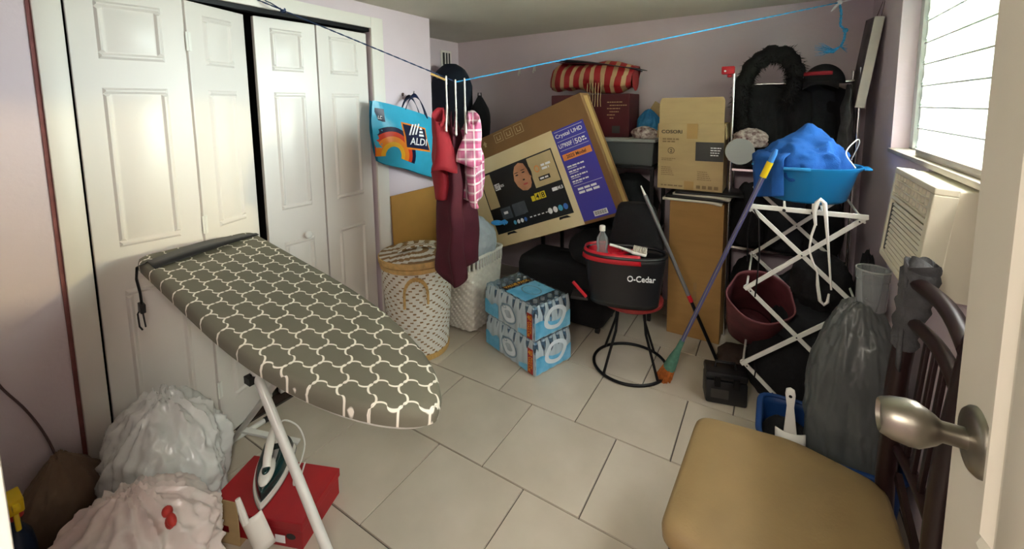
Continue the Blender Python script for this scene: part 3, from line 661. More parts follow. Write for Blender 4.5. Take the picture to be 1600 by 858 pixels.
for i in range(3): kb.tube([V((-2.09, 1.235, 2.063))+V((.012*math.cos(t+i), .010*math.sin(t+i), .010*math.cos(2*t+i))) for t in [k*.7 for k in range(9)]], .003, 5)
kb.tube([(-2.19, 1.20, 2.12), (-2.14, 1.205, 2.10), (-2.09, 1.235, 2.063)], .003, 5)
obj('knot', kb, 'rope_navy', CLN)
obj('knot', MB().ico(2, fn=lambda c: c*(.014+.005*nz3(c, 2, 1)), T=Matrix.Translation(RE)).tube([RE, RE+V((-.02, 0, -.025)), RE+V((-.035, 0, -.045))], [.006, .007, .003], 6), 'print_white', CLN)
tl = [RE, RE+V((.012, 0, -.06)), RE+V((.010, -.01, -.13)), RE+V((.035, -.01, -.16)), RE+V((.032, -.01, -.21)), RE+V((.018, -.01, -.25))]
tm = MB()
for k in range(len(tl)-1): twist(tl[k], tl[k+1], .0055, 7, tm)
tm.ico(2, fn=lambda c: c*.014, T=Matrix.Translation(tl[3]))
obj('rope_tail', tm, 'rope_blue', CLN)
fm = MB(); rnd = random.Random(4)
for k in range(26):
    e = V((-.085-.04*rnd.random(), rnd.uniform(-.03, .03), rnd.uniform(-.05, .03))); m_ = V((-.03, 0, -.02+rnd.uniform(-.012, .012)))
    fm.tube([tl[-1]+V((.004, 0, .008)), tl[-1]+m_, tl[-1]+e], [.0022, .0018, .0008], 4)
for k in range(8): fm.tube([tl[-1], tl[-1]+V((.03, rnd.uniform(-.02, .02), rnd.uniform(-.04, .01)))], [.0018, .0006], 4)
obj('frayed_end', fm, 'rope_blue', CLN)

ropeang = math.atan2(RE.y-HK.y, RE.x-HK.x)
dl = (L0-HK).normalized(); dr = (RE-HK).normalized()
CP = thing('clothespin', 'wooden clothespin clipped on the clothesline beside the hangers', 'clothespin', Matrix.Translation(HK+dl*.10+V((0, 0, -.012))) @ dl.to_track_quat('X', 'Z').to_matrix().to_4x4())
for s in (-1, 1): obj('clothespin_half', MB().box((-.04, s*.0045-.0035, -.005), (.04, s*.0045+.0035, .005)), 'clothespin', CP, smooth=0, bev=.001)
obj('clothespin_spring', MB().tube([(.008*math.cos(t), .002*t-.008, .008*math.sin(t)) for t in [i*.6 for i in range(16)]], .0012, 5), 'steel', CP)
def hanger_mesh():
    mb = MB()
    mb.tube([(0, .028*math.cos(t)+.0, -.028+.028*math.sin(t)+.008) for t in [-.5+i*.35 for i in range(10)]]+[(0, -.022, -.05), (0, -.004, -.08), (0, 0, -.11), (0, 0, -.15)], .0042, 8)
    for s in (-1, 1): mb.tube([(0, 0, -.14), (0, s*.04, -.165), (0, s*.12, -.205), (0, s*.20, -.25), (0, s*.205, -.262), (0, s*.19, -.268), (0, 0, -.268)], .005, 8)
    return mesh(mb, 'white_plastic', 50, 0, 'hanger')
hmesh = hanger_mesh()
def rt(off): return Matrix.Translation(HK+(dr if off > 0 else dl)*abs(off)) @ Matrix.Rotation(ropeang, 4, 'Z')
HNG = [('white plastic hanger under the burgundy dress', -.004), ('white plastic hanger holding the red shirt', -.055), ('white plastic hanger holding the pink plaid shirt', .045)]
for lb_, off in HNG: obj('clothes_hanger', hmesh, None, T=rt(off), label=lb_, cat='hanger', group='white hangers on the clothesline')
def garment(name, label, cat, T, m, z0, z1, hy, hx, folds=5, amp=.25, seed=1, sleeve=0, slope=.35, hyb=None, group=None, sm=None, hem=0):
    t = thing(name, label, cat, T, group); hyb = hyb or hy
    def fn(u, v):
        a = 2*PI*u; s = math.sin(a); c = math.cos(a); k = min(1, v*4); kk = v
        wy = hy+(hyb-hy)*v; wx = hx[0]+(hx[1]-hx[0])*min(1, v*1.5)
        f = 1+amp*k*math.sin(folds*a+seed+2*nz3((c, s, v*2), 1.2, seed))
        y = wy*s*(1+.25*amp*k*math.cos(folds*a*.5+seed)); x = wx*c*f*(.35+.65*k)+.02*k*nz3((v*3, s, seed), 1.5, seed)
        z = z0-slope*max(0, abs(s)-.3)/.7*hy*(1-v)-(z0-z1)*v+hem*v*math.sin(2*a+seed)
        return V((x, y, z))
    b_ = obj('body', MB().grid(fn, 64, 28, True), m, t, smooth=70, solid=.002)
    if sleeve:
        for s in (-1, 1):
            zs = z0-slope*hy
            def slv(u, v, s=s, zs=zs):
                a = 2*PI*u; cy = s*(hy-.05+.075*math.sin(v*PI*.5)); r1 = (.026+.034*v)*(1+.18*math.sin(3*a+seed+3*v)); r2 = (.040+.018*v)*(1+.12*math.cos(2*a+seed))
                return V((r1*math.cos(a)+.012*math.sin(4*v+seed), cy+r2*math.sin(a)*(1-.2*v), zs+.045-sleeve*v-.035*s*math.sin(a)*(1-v)+.012*v*math.sin(2*a+seed)))
            obj('sleeve', MB().grid(slv, 28, 12, True), sm or m, t, smooth=70, solid=.002)
    return t
garment('dress', 'long burgundy dress hanging on the clothesline', 'dress', rt(-.02), 'maroon_cloth', -.16, -1.0, .19, (.03, .085), 5, .36, 2.0, slope=.4, hyb=.20, hem=.035)
garment('shirt', 'red short sleeved shirt hanging on the clothesline', 'shirt', rt(-.085), 'red_cloth', -.165, -.62, .19, (.025, .05), 4, .3, 5, sleeve=.27, slope=.42)
garment('shirt', 'pink plaid blouse hanging on the clothesline in front of the dress', 'shirt', rt(.072), 'plaid', -.165, -.63, .185, (.03, .05), 4, .4, 1.3, sleeve=.22, slope=.42, hem=.02)

# ------------------------------------------------------------------ alcove luggage
def suitcase(name, label, T, w, d, h, m, ribs=6, group=None):
    t = thing(name, label, 'suitcase', T, group)
    b_ = obj('shell', MB().box((-w/2, -d/2, .03), (w/2, d/2, h)), m, t, bev=min(w, d, h)*.16, smooth=60)
    for i in range(ribs):
        x = -w/2+w*(i+1)/(ribs+1); obj('rib', MB().box((x-.006, -d/2-.003, .07), (x+.006, -d/2+.004, h-.06)), m, b_, bev=.002)
    obj('handle', MB().tube([(-.06, 0, h-.005), (-.055, 0, h+.03), (.055, 0, h+.03), (.06, 0, h-.005)], .010, 8), 'black_plastic', t)
    for sx in (-1, 1):
        for sy in (-1, 1): obj('wheel', MB().tube([(sx*(w/2-.05)-.012, sy*(d/2-.05), .022), (sx*(w/2-.05)+.012, sy*(d/2-.05), .022)], .022, 12), 'black_plastic', t)
    return t
suitcase('suitcase', 'large black suitcase standing in the alcove behind the clothesline', TR(-2.44, 3.06, 0), .60, .36, .70, 'black_plastic')
suitcase('suitcase', 'black suitcase stacked on another in the alcove', TR(-2.44, 3.06, .735), .58, .34, .50, 'charcoal_cloth')
nb_ = thing('garment_bag', 'tall navy blue garment bag standing on the alcove suitcases', 'garment bag', TR(-2.515, 3.04, 1.27))
obj('bag_body', MB().grid(lambda u, v: V(((.228-.10*max(0, v-.72)/.28)*math.cos(2*PI*u)*(1-max(0, (v-.9)/.1)**2*.55)-.02, .12*math.sin(2*PI*u)*(1-.6*max(0, (v-.85)/.15)), .70*v)), 40, 24, True).lathe([(.08, .69), (.001, .705)], 20, 1, .6, T=TR(-.02, 0, 0)), 'navy_cloth', nb_, smooth=70)
obj('zip', MB().tube([(.05, -.118, .05), (.06, -.118, .45), (.02, -.09, .62)], .004, 6), 'black_plastic', nb_)
bp_ = thing('backpack', 'small black backpack standing beside the navy garment bag', 'backpack', TR(-2.205, 3.03, 1.27))
obj('pack_body', sack((.085, .09, .40), 41, .06, 4, .45, .25), 'black_cloth', bp_, smooth=60)
obj('pocket', sack((.06, .04, .17), 43, .05, 3, .1, .25), 'black_cloth', bp_, TR(0, -.075, .03), smooth=60)
obj('top_loop', MB().tube([(-.02, 0, .39), (-.015, 0, .43), (.015, 0, .43), (.02, 0, .39)], .005, 6), 'black_plastic', bp_)
for i, (x, z) in enumerate(((-2.043, 1.902), (-1.886, 1.917))):
    obj('wall_hook', MB().box((-.012, -.004, -.02), (.012, 0, .03)).tube([(0, -.003, .015), (0, -.02, -.005), (0, -.03, -.025), (0, -.024, -.035), (0, -.014, -.03)], .004, 8), 'white_plastic', T=TR(x, 3.449, z), label=('white wall hook on the back wall, nearer the alcove', 'white wall hook on the back wall, nearer the striped bag')[i], cat='hook', group='white hooks on the back wall')

# ------------------------------------------------------------------ television carton
TVY = 2.66
TV = thing('television_carton', 'large tilted television carton printed with a screen and a purple panel', 'box', Matrix.Translation((-2.003, TVY, .388)) @ Matrix.Rotation(-math.radians(22), 4, 'Y'))
TW, TH, TD = 1.305, .85, .15
cb = obj('carton', MB().box((0, 0, 0), (TW, TD, TH)), 'cardboard_brown', TV, smooth=0, bev=.004)
def pr(name, x0, z0, x1, z1, m, lift, par=None): return obj(name, MB().box((x0, -lift, z0), (x1, -lift+.0008, z1)), m, par or cb, smooth=0)
pr('print_panel', .0, .004, 1.010, .690, 'print_cream', .001); pr('print_purple', 1.010, .022, 1.258, .678, 'print_purple', .0011)
sx0, sx1, sz0, sz1 = .285, .957, .105, .575
scr = pr('screen_print', sx0-.004, sz0-.004, sx1+.004, sz1+.004, 'print_black', .0018)
pr('screen_page', sx0+.005, .30, sx0+.10, sz1-.01, 'print_sand', .0026, scr); pr('screen_page', .742, .345, sx1-.005, sz1-.006, 'print_sand', .0026, scr)
def disc(x, z, rx, rz, m, lift, n=20, name='print_shape', par=None, rot=0):
    pts = [(rx*math.cos(t), rz*math.sin(t)) for t in [i*2*PI/n for i in range(n)]]
    c, s = math.cos(rot), math.sin(rot); pts = [(x+a*c-b*s, z+a*s+b*c) for a, b in pts]
    return obj(name, MB().add([(a, -lift, b) for a, b in pts], [tuple(range(n))]), m, par or scr, smooth=0)
disc(.665, .47, .085, .105, 'print_hair', .0030, name='portrait_hair'); 
fpts = [(.60, .40), (.585, .45), (.60, .51), (.625, .55), (.665, .565), (.705, .55), (.722, .50), (.728, .455), (.738, .44), (.728, .425), (.724, .395), (.705, .365), (.67, .352), (.63, .362)]
obj('portrait_face', MB().add([(a, -.0036, b) for a, b in fpts], [tuple(range(len(fpts)))]), 'print_skin', scr, smooth=0)
disc(.622, .482, .014, .005, 'print_hair', .0042, 12, 'portrait_eye'); disc(.683, .488, .014, .005, 'print_hair', .0042, 12, 'portrait_eye')
disc(.622, .500, .020, .003, 'print_hair', .0042, 12, 'portrait_brow'); disc(.683, .506, .020, .003, 'print_hair', .0042, 12, 'portrait_brow')
disc(.668, .435, .010, .006, 'print_hair', .0041, 12, 'portrait_nose'); disc(.672, .402, .022, .007, 'print_lip', .0042, 14, 'portrait_mouth')
def tvt(body, x, z, w, h, m='print_white', par=None, lift=.003): return text('lettering', body, w, h, onfront(x, z, -lift), m, par or cb)
def small(x, z, w_, h, m, par, lift, T=ID):
    """a line of print too small to read: a row of word-long strokes"""
    r_ = random.Random(int(x*977+z*631)); mb = MB(); q = 0
    while q < w_-.2*h:
        l = min(w_-q, h*r_.uniform(1.2, 3.6)); mb.box((x+q, -lift, z), (x+q+l, -lift+.0006, z+h)); q += l+.55*h
    return obj('small_print', mb, m, par, T, smooth=0)
pr('logo_box', .395, .425, .445, .475, 'print_white', .003, scr); tvt('LIT', .40, .432, .04, .036, 'print_black', scr, .0042); tvt('ES', .452, .44, .03, .018, 'print_white', scr)
pr('screen_button', .79, .385, .885, .415, 'print_black', .0034, scr); small(.80, .393, .07, .013, 'print_white', scr, .0045)
small(.84, .48, .09, .016, 'print_white', scr, .0036); small(.84, .455, .06, .016, 'print_white', scr, .0036); disc(.80, .475, .022, .026, 'print_orange', .0034); disc(.80, .475, .015, .018, 'print_sand', .0038)
for x, m in ((.375, 'print_grey'), (.49, 'print_grey'), (.84, 'print_black')): pr('screen_tile', x, .195, x+.095, .285, m, .0028, scr)
pr('screen_tile', .495, .20, .61, .29, 'print_grey', .0029, scr)
small(.40, .235, .05, .02, 'print_white', scr, .004)
for k, ch in enumerate('48'): pr('number_tile', .71+.047*k, .262, .752+.047*k, .312, 'print_yellow', .0034, scr); tvt(ch, .718+.047*k, .268, .026, .038, 'print_black', scr, .0046)
pr('number_tile', .675, .262, .705, .30, 'print_yellow', .0034, scr)
pr('league_badge', .862, .285, .905, .31, 'print_white', .0034, scr); tvt('MLB', .91, .286, .042, .024, 'print_white', scr, .004)
for k in range(4): disc(.79+.043*k, .160, .018, .022, ('print_white', 'print_white', 'print_teal', 'print_blue')[k], .0034)
for k in range(4): disc(.47+.033*k, .155, .013, .016, ('print_teal', 'print_white', 'print_white', 'print_blue')[k], .0034)
for k in range(5): small(.61+.035*k, .155, .02, .008, 'print_white', scr, .003)
for x in (.37, .84): obj('stand_foot', MB().add([(x, -.0024, .098), (x+.065, -.0024, .098), (x+.09, -.0024, .078), (x+.03, -.0024, .082), (x-.005, -.0024, .078)], [(0, 1, 2, 3, 4)]), 'print_black', cb, smooth=0)
tvt('Crystal UHD', 1.025, .610, .21, .036); tvt('U7900F', 1.025, .545, .105, .030); tvt('50', 1.152, .540, .05, .036); small(1.208, .562, .03, .011, 'print_white', cb, .003); small(1.208, .545, .03, .009, 'print_white', cb, .003)
for z in (.662, .592, .526): pr('rule', 1.025, z, 1.245, z+.002, 'print_white', .0022)
pr('rule', 1.141, .540, 1.143, .582, 'print_white', .0022)
pr('year_banner', 1.025, .455, 1.245, .500, 'print_orange', .0022); tvt('2025 Model', 1.055, .466, .15, .024, 'ink', None, .0034)
for k in range(4): small(1.032, .405-.036*k, .13, .010, 'print_white', cb, .003); small(1.032, .393-.036*k, .07, .005, 'print_white', cb, .003)
pr('rule', 1.03, .268, 1.245, .270, 'print_white', .0022)
for k in range(3): pr('badge', 1.05+.05*k, .235, 1.092+.05*k, .25, 'print_white', .0022); pr('badge', 1.05+.055*k, .210, 1.095+.055*k, .226, 'print_white', .0022)
bc = pr('barcode', 1.10, .036, 1.20, .072, 'print_white', .0022)
for k in range(16): pr('bar', 1.105+.0057*k, .042, 1.105+.0057*k+(.003 if k % 3 else .0018), .068, 'ink', .003, bc)
# handling marks on the brown strip
for k in range(3):
    x = .54+.095*k; mk = MB()
    for a, b, c, d in ((x, .765, x+.075, .768), (x, .827, x+.075, .830), (x, .765, x+.003, .83), (x+.072, .765, x+.075, .83)): mk.box((a, -.0016, b), (c, -.0008, d))
    mk.box((x+.02, -.0016, .780), (x+.055, -.0008, .785)).box((x+.02, -.0016, .785), (x+.025, -.0008, .812)).box((x+.05, -.0016, .785), (x+.055, -.0008, .812))
    obj('handling_mark', mk, 'cardboard_pale', cb, smooth=0)
obj('handling_mark', MB().add([(.42, -.0016, .79), (.44, -.0016, .815), (.46, -.0016, .79), (.449, -.0016, .79), (.449, -.0016, .77), (.431, -.0016, .77), (.431, -.0016, .79)], [tuple(range(7))]), 'cardboard_pale', cb, smooth=0)
obj('edge_tape', MB().box((TW-.001, .04, .02), (TW+.001, .11, TH-.02)), 'tape', cb, smooth=0)

# things the carton rests on
suitcase('suitcase', 'black suitcase lying under the tilted television carton', TR(-1.27, 2.82, 0), .68, .38, .47, 'black_cloth', ribs=0)
obj('duffel_bag', sack((.18, .17, .215), 51, .05, 4, 0, .4), 'black_cloth', T=TR(-1.06, 2.83, .472), smooth=70, label='black duffel bag on the suitcase under the television carton', cat='bag')
SH = thing('storage_shelf', 'black storage shelf against the back wall behind the carton', 'shelf', TR(-1.15, 3.225, 0))
for x in (-.44, .43):
    for y in (-.185, .185): obj('post', MB().box((x-.012, y-.012, 0), (x+.012, y+.012, 1.14)), 'black_plastic', SH, smooth=0)
for z in (.15, .62, 1.12): obj('shelf_board', MB().box((-.455, -.2, z), (.445, .2, z+.022)), 'black_plastic', SH, smooth=0, bev=.002)
obj('dark_bundle', sack((.19, .16, .40), 61, .1, 4, 0, .3), 'charcoal_cloth', T=TR(-.92, 3.22, .643), smooth=70, label='dark cloth bundle on the storage shelf below the clear bin', cat='bundle')
BN = thing('storage_bin', 'clear plastic storage bin with a pale lid under the maroon box', 'storage bin', TR(-.92, 3.20, 1.143))
obj('bin_body', MB().frust((-.2, -.17, 0), (.2, .17, .17), -.012), 'bin_clear', BN, smooth=0, bev=.01)
obj('bin_lid', MB().box((-.225, -.19, .17), (.225, .19, .192)), 'frosted', BN, smooth=0, bev=.006)
obj('bin_content', sack((.15, .12, .14), 63, .1, 3, 0, .3), 'charcoal_cloth', BN, TR(0, 0, .006))
obj('storage_crate', MB().box((-.19, -.17, 0), (.19, .17, .19)).box((-.2, -.18, .15), (.2, .18, .19)), 'black_plastic', T=TR(-1.37, 3.20, 1.143), smooth=0, bev=.006, label='black crate on the shelf behind the television carton', cat='crate')
GB = thing('gift_box', 'maroon gift box with small pale lettering under the striped bag', 'box', TR(-1.235, 3.26, 1.337))
obj('box_body', MB().box((-.32, -.13, 0), (.32, .13, .325)), 'gift_maroon', GB, smooth=0, bev=.004)
for k in range(6): small(.15+.02*(k % 2), .26-.024*k, (.12, .13, .10, .07, .06, .03)[k], .007, 'stripe_tan', GB, .1312)
obj('sticker', MB().box((.19, -.1312, .03), (.25, -.1300, .085)), 'label_dark', GB, smooth=0)
SBG = thing('striped_bag', 'red and tan striped bag slumped on top of the maroon box', 'bag', TR(-1.235, 3.245, 1.668))
def sbf(u, v):
    a = 2*PI*v; x = -.33+.66*u; k = 1-.25*abs(2*u-1)**6
    return V((x+.025*math.sin(a)+.012*nz3((u*4, a, 0), 1, 2), .135*math.cos(a)*k, max(0, .110+.112*math.sin(a)*k+.012*math.sin(9*u+a)+.02*(1-u)+.022*ridged((u*3, math.cos(a), math.sin(a)), 1.4, 5))))
obj('bag_body', MB().grid(sbf, 40, 30, mfn=lambda i, j: 1 if i % 5 in (1, 2) else 0).lathe([(.001, 0), (.09, 0)], 20, T=TR(.33, 0, .105, ry=PI/2), caps=False), ['stripe_red', 'stripe_tan'], SBG, smooth=60)
stm = MB()
for k in range(6): stm.tube([(.0+.022*k, -.137, .08), (.0+.022*k, -.145, .02), (.006+.02*k, -.146, -.05), (-.01+.024*k, -.146, -.10)], .003, 5)
obj('drawstring', stm, 'stripe_tan', SBG)
FD = thing('paper_folder', 'grey and maroon folders lying on the striped bag', 'folder', TR(-1.22, 3.25, 1.885, ry=.14))
for k, (m, a) in enumerate((('gift_maroon', 0), ('charcoal_cloth', .1), ('grey_cloth', -.06))):
    obj('folder', MB().grid(lambda u, v: V((-.29+.60*u+.03*k, -.14+.26*v, .012*k+.02*math.sin(3*u+k)*u)), 10, 4), m, FD, TR(rz=a), solid=.005)
bag('small_bag', 'crumpled bright blue bag beside the open carton', 'bag', TR(-.80, 3.24, 1.337), (.085, .07, .20), 71, 'pot_blue', ears=False, gather=.3)
bag('small_bag', 'small dark pink bag below the bright blue bag', 'bag', TR(-.79, 3.09, 1.337), (.09, .06, .085), 73, 'knit', ears=False, gather=.2)
obj('card_scrap', MB().box((0, 0, 0), (.16, .004, .10)), 'cardboard_pale', T=TR(-.83, 3.33, 1.52, ry=.55), smooth=0, label='torn cardboard scrap behind the bright blue bag', cat='cardboard')

# ------------------------------------------------------------------ open carton on magazines on the tall carton
TB = thing('tall_carton', 'tall narrow cardboard carton standing under the open carton', 'box', TR(-.412, 3.06, 0))
obj('carton', MB().box((-.165, -.11, 0), (.165, .13, .935)), 'cardboard', TB, smooth=0, bev=.003)
small(0, 0, .22, .022, 'ink_pale', TB, .0008, Matrix.Translation((.02, -.1104, .18)) @ Matrix.Rotation(-PI/2, 4, 'Y'))
rnd = random.Random(9); z = .936
for k, (wd, th, m) in enumerate(((.36, .016, 'paper'), (.38, .020, 'black_plastic'), (.34, .014, 'paper'), (.40, .012, 'black_plastic'))):
    mg = thing('magazine', ('white magazine at the bottom of the pile under the open carton', 'thick black binder in the pile under the open carton', 'white magazine in the middle of the pile under the open carton', 'thin black folder at the top of the pile under the open carton')[k], 'magazine', TR(-.44+.03*k, 3.09, z, rz=rnd.uniform(-.08, .08)), 'pile under the open carton')
    obj('pages', MB().grid(lambda u, v: V((-wd/2+wd*u, -.15+.28*v, th/2+(.012*max(0, u-.8)/.2*-1 if k in (0, 2) else 0))), 12, 2), m, mg, solid=th)
    obj('spine', MB().box((-wd/2-.003, -.15, 0), (-wd/2+.003, .13, th)), m, mg, smooth=0)
    z += th+.001
CO = thing('open_carton', 'open cardboard carton with a raised flap and a dark label', 'box', TR(-.47, 3.0, 1.004))
cw, cd, chh = .405, .28, .445
cbx = MB(); tk = .005
cbx.box((-cw/2, 0, 0), (cw/2, tk, chh)).box((-cw/2, cd-tk, 0), (cw/2, cd, chh)).box((-cw/2, tk, 0), (-cw/2+tk, cd-tk, chh)).box((cw/2-tk, tk, 0), (cw/2, cd-tk, chh)).box((-cw/2+tk, tk, 0), (cw/2-tk, cd-tk, tk))
cbod = obj('carton', cbx, 'cardboard_pale', CO, smooth=0)
obj('flap', MB().prism([(-cw/2+.004, 0), (cw/2-.004, 0), (cw/2-.004, .150), (cw/2-.016, .172), (-cw/2+.016, .172), (-cw/2+.004, .150)], 0, tk, T=TR(0, .002, chh, rx=PI/2-.08)), 'cardboard_pale', CO, smooth=0)
for s in (-1, 1): obj('flap', MB().box((0, 0, 0), (.10, cd-.01, tk)), 'cardboard_pale', CO, Matrix.Translation((s*(cw/2+.001), .005 if s > 0 else cd-.005, chh)) @ Euler((0, 1.5, 0 if s > 0 else PI)).to_matrix().to_4x4(), smooth=0)
def cs(x, z, w_, h, m='ink_soft', par=None, lift=.0012): return small(x, z, w_, h, m, par or cbod, lift)
def ct(b_, x, z, w_, h, m='ink'): return text('lettering', b_, w_, h, onfront(x, z, -.0012), m, cbod)
ct('COSORI', -.183, .378, .132, .024); cs(-.175, .335, .11, .010); cs(-.175, .318, .08, .010)
obj('warning_mark', MB().tube([(.02*math.cos(t), -.0008, .02*math.sin(t)) for t in [i*PI/12 for i in range(24)]], .0014, 4, closed=True), 'ink', cbod, TR(-.118, 0, .262)); ct('2', -.125, .250, .013, .022)
cs(-.18, .205, .09, .005); cs(-.18, .194, .07, .005)
for k in range(5): cs(-.18, .145-.013*k, .06+.006*k, .005); cs(.05, .125-.013*k, .06+.006*k, .005)
lbm = obj('label', MB().box((.035, -.0014, .200), (.2015, -.0004, .325)), 'label_dark', cbod, smooth=0)
for k in range(4): small(.125, .285-.016*k, .062-.005*k, .006, 'print_white', lbm, .0026)
obj('tape_strip', MB().box((-.022, -.0012, .345), (.045, -.0004, chh)), 'tape', cbod, smooth=0); obj('tape_strip', MB().box((-.03, -.0012, .0), (.03, -.0004, .06)), 'tape', cbod, smooth=0)
cs(-.18, .018, .14, .010)
for k in range(4): obj('handling_mark', MB().box((.045+.036*k, -.0012, .014), (.070+.036*k, -.0004, .036)), 'ink_soft', cbod, smooth=0)
# ------------------------------------------------------------------ garment rack in the back corner
GR = thing('garment_rack', 'chrome garment rack full of dark clothes in the back corner', 'clothes rack', TR(0, 0, 0))
for x in (-.235, .40):
    for y in (3.10, 3.40): obj('post', MB().tube([(x, y, 0), (x, y, 1.77)], .010, 10), 'chrome', GR)
obj('rail', MB().tube([(-.235, 3.25, 1.70), (.40, 3.25, 1.70)], .011, 10).tube([(-.235, 3.10, 1.70), (-.235, 3.40, 1.70)], .008, 8).tube([(.40, 3.10, 1.70), (.40, 3.40, 1.70)], .008, 8), 'chrome', GR)
for z in (.12, .62, 1.14): obj('rack_shelf', MB().box((-.235, 3.10, z), (.40, 3.40, z+.014)), 'chrome', GR, smooth=0)
rc = MB().box((-.045, -.03, 0), (.03, .03, .05)).lathe([(.014, -.02), (.014, 0)], 12)
obj('post_clamp', rc, 'red_plastic', GR, TR(-.262, 3.10, 1.765), bev=.006)
obj('clamp_mark', MB().lathe([(.007, 0), (.006, .002)], 12, T=TR(-.285, 3.0685, 1.785, rx=PI/2)), 'print_white', GR)
for i, (x, m, l) in enumerate(((-.085, 'black_cloth', 'black coat on the rack nearest the chrome post'), (.03, 'black_cloth', 'black coat in the middle of the rack under the fur'), (.15, 'charcoal_cloth', 'charcoal jacket on the rack below the cap'), (.235, 'black_cloth', 'black jacket on the rack nearest the window wall'))):
    garment('hung_coat', l, 'coat', TR(x, 3.20+.05*i, 1.715, rz=PI/2+(.1, -.15, .12, -.1)[i]), m, -.02, -.54, .155, (.025, .04), 6, .35, 3+i, slope=.35, group='dark clothes on the garment rack')
garment('hung_garment', 'slate grey garment hanging at the right end of the rack', 'coat', TR(.355, 3.16, 1.70), 'grey_cloth', -.02, -.54, .10, (.015, .03), 5, .3, 8, slope=.3, group='dark clothes on the garment rack')
FC = thing('fur_stole', 'black fluffy fur stole draped over the top of the rack', 'fur', TR(0, 0, 0))
path = [V(q) for q in ((-.165, 3.15, 1.40), (-.195, 3.15, 1.56), (-.185, 3.16, 1.70), (-.135, 3.17, 1.82), (-.045, 3.17, 1.885), (.045, 3.17, 1.87), (.095, 3.16, 1.78), (.09, 3.15, 1.66), (.06, 3.15, 1.58))]
fp = []
for k in range(len(path)-1):
    for s in range(5): fp.append(path[k].lerp(path[k+1], s/5))
fp.append(path[-1])
obj('fur_body', MB().tube(fp, [.035+.018*math.sin(PI*i/(len(fp)-1))+.006*math.sin(i*1.9) for i in range(len(fp))], 14), 'fur', FC, smooth=60)
hv = MB(); rnd = random.Random(2)
for k in range(4200):
    c = fp[rnd.randrange(len(fp))]+V((rnd.uniform(-.015, .015),)*3); d = V((rnd.gauss(0, 1), rnd.gauss(0, 1)-.3, rnd.gauss(0, 1))).normalized(); b_ = c+d*.042
    e = b_+d*rnd.uniform(.012, .035)+V((0, 0, -.012)); s_ = d.orthogonal().normalized()*.0028; o = len(hv.v)
    hv.v += [tuple(b_-s_), tuple(b_+s_), tuple(e)]; hv.f.append((o, o+1, o+2)); hv.m.append(0)
obj('fur_hair', hv, 'fur', FC, smooth=0, kind='stuff')
CPp = thing('baseball_cap', 'black cap with a red band on top of the rack', 'cap', TR(.235, 3.17, 1.69, rz=-.2))
obj('crown', MB().ico(4, fn=lambda c: V((c.x*.105, c.y*.10, max(0, c.z)*.115))), 'black_cloth', CPp, smooth=60)
obj('brim', MB().grid(lambda u, v: V((-.085+.17*u, -.085-.075*v*math.sin(PI*(.1+.8*u)), .012-.02*v-.03*(2*u-1)**2*v)), 14, 5), 'black_cloth', CPp, solid=.004)
obj('cap_band', MB().grid(lambda u, v: V((.107*math.sin((u-.7)*1.7), -.102*math.cos((u-.7)*1.7), .045+.022*v)), 16, 2), 'red_cloth', CPp, solid=.003)
for i, (x, y, z, dim, m, l) in enumerate(((-.12, 3.23, .636, (.10, .12, .40), 'black_cloth', 'black cloth heap on the middle rack shelf behind the tall carton'), (.08, 3.22, .636, (.11, .12, .42), 'charcoal_cloth', 'charcoal cloth heap on the middle rack shelf'), (.28, 3.22, .636, (.10, .12, .38), 'black_cloth', 'black cloth heap on the middle rack shelf by the window wall'),
        (-.10, 3.24, .136, (.11, .12, .40), 'black_cloth', 'black bundle on the low rack shelf behind the tall carton'), (.20, 3.23, .136, (.15, .12, .36), 'charcoal_cloth', 'charcoal bundle on the low rack shelf'))):
    obj('cloth_heap', sack(dim, 80+i, .12, 4, 0, .3), m, T=TR(x, y, z), smooth=60, label=l, cat='clothes', group='cloth heaps on the garment rack')
obj('knit_scarf', sack((.085, .06, .11), 91, .2, 4, 0, .3), 'knit', T=TR(-.13, 3.10, 1.30), smooth=60, label='crumpled red and white scarf on the rack behind the open carton', cat='scarf')
obj('cloth_heap', sack((.24, .11, .145), 92, .12, 4, 0, .3), 'charcoal_cloth', T=TR(.05, 3.21, 1.155), smooth=60, label='flat charcoal cloth heap on the upper rack shelf', cat='clothes', group='cloth heaps on the garment rack')
RT = thing('round_tub', 'round clear plastic tub hanging at the chrome post', 'container', TR(-.185, 3.02, 1.275, rx=PI/2-.1, rz=.15))
obj('tub_wall', MB().lathe([(.001, 0), (.070, 0), (.074, .01), (.078, .06), (.080, .06)], 28, caps=False), 'clear_plastic', RT); obj('tub_lid', MB().lathe([(.081, .058), (.081, .068), (.001, .069)], 28, caps=False), 'frosted', RT)

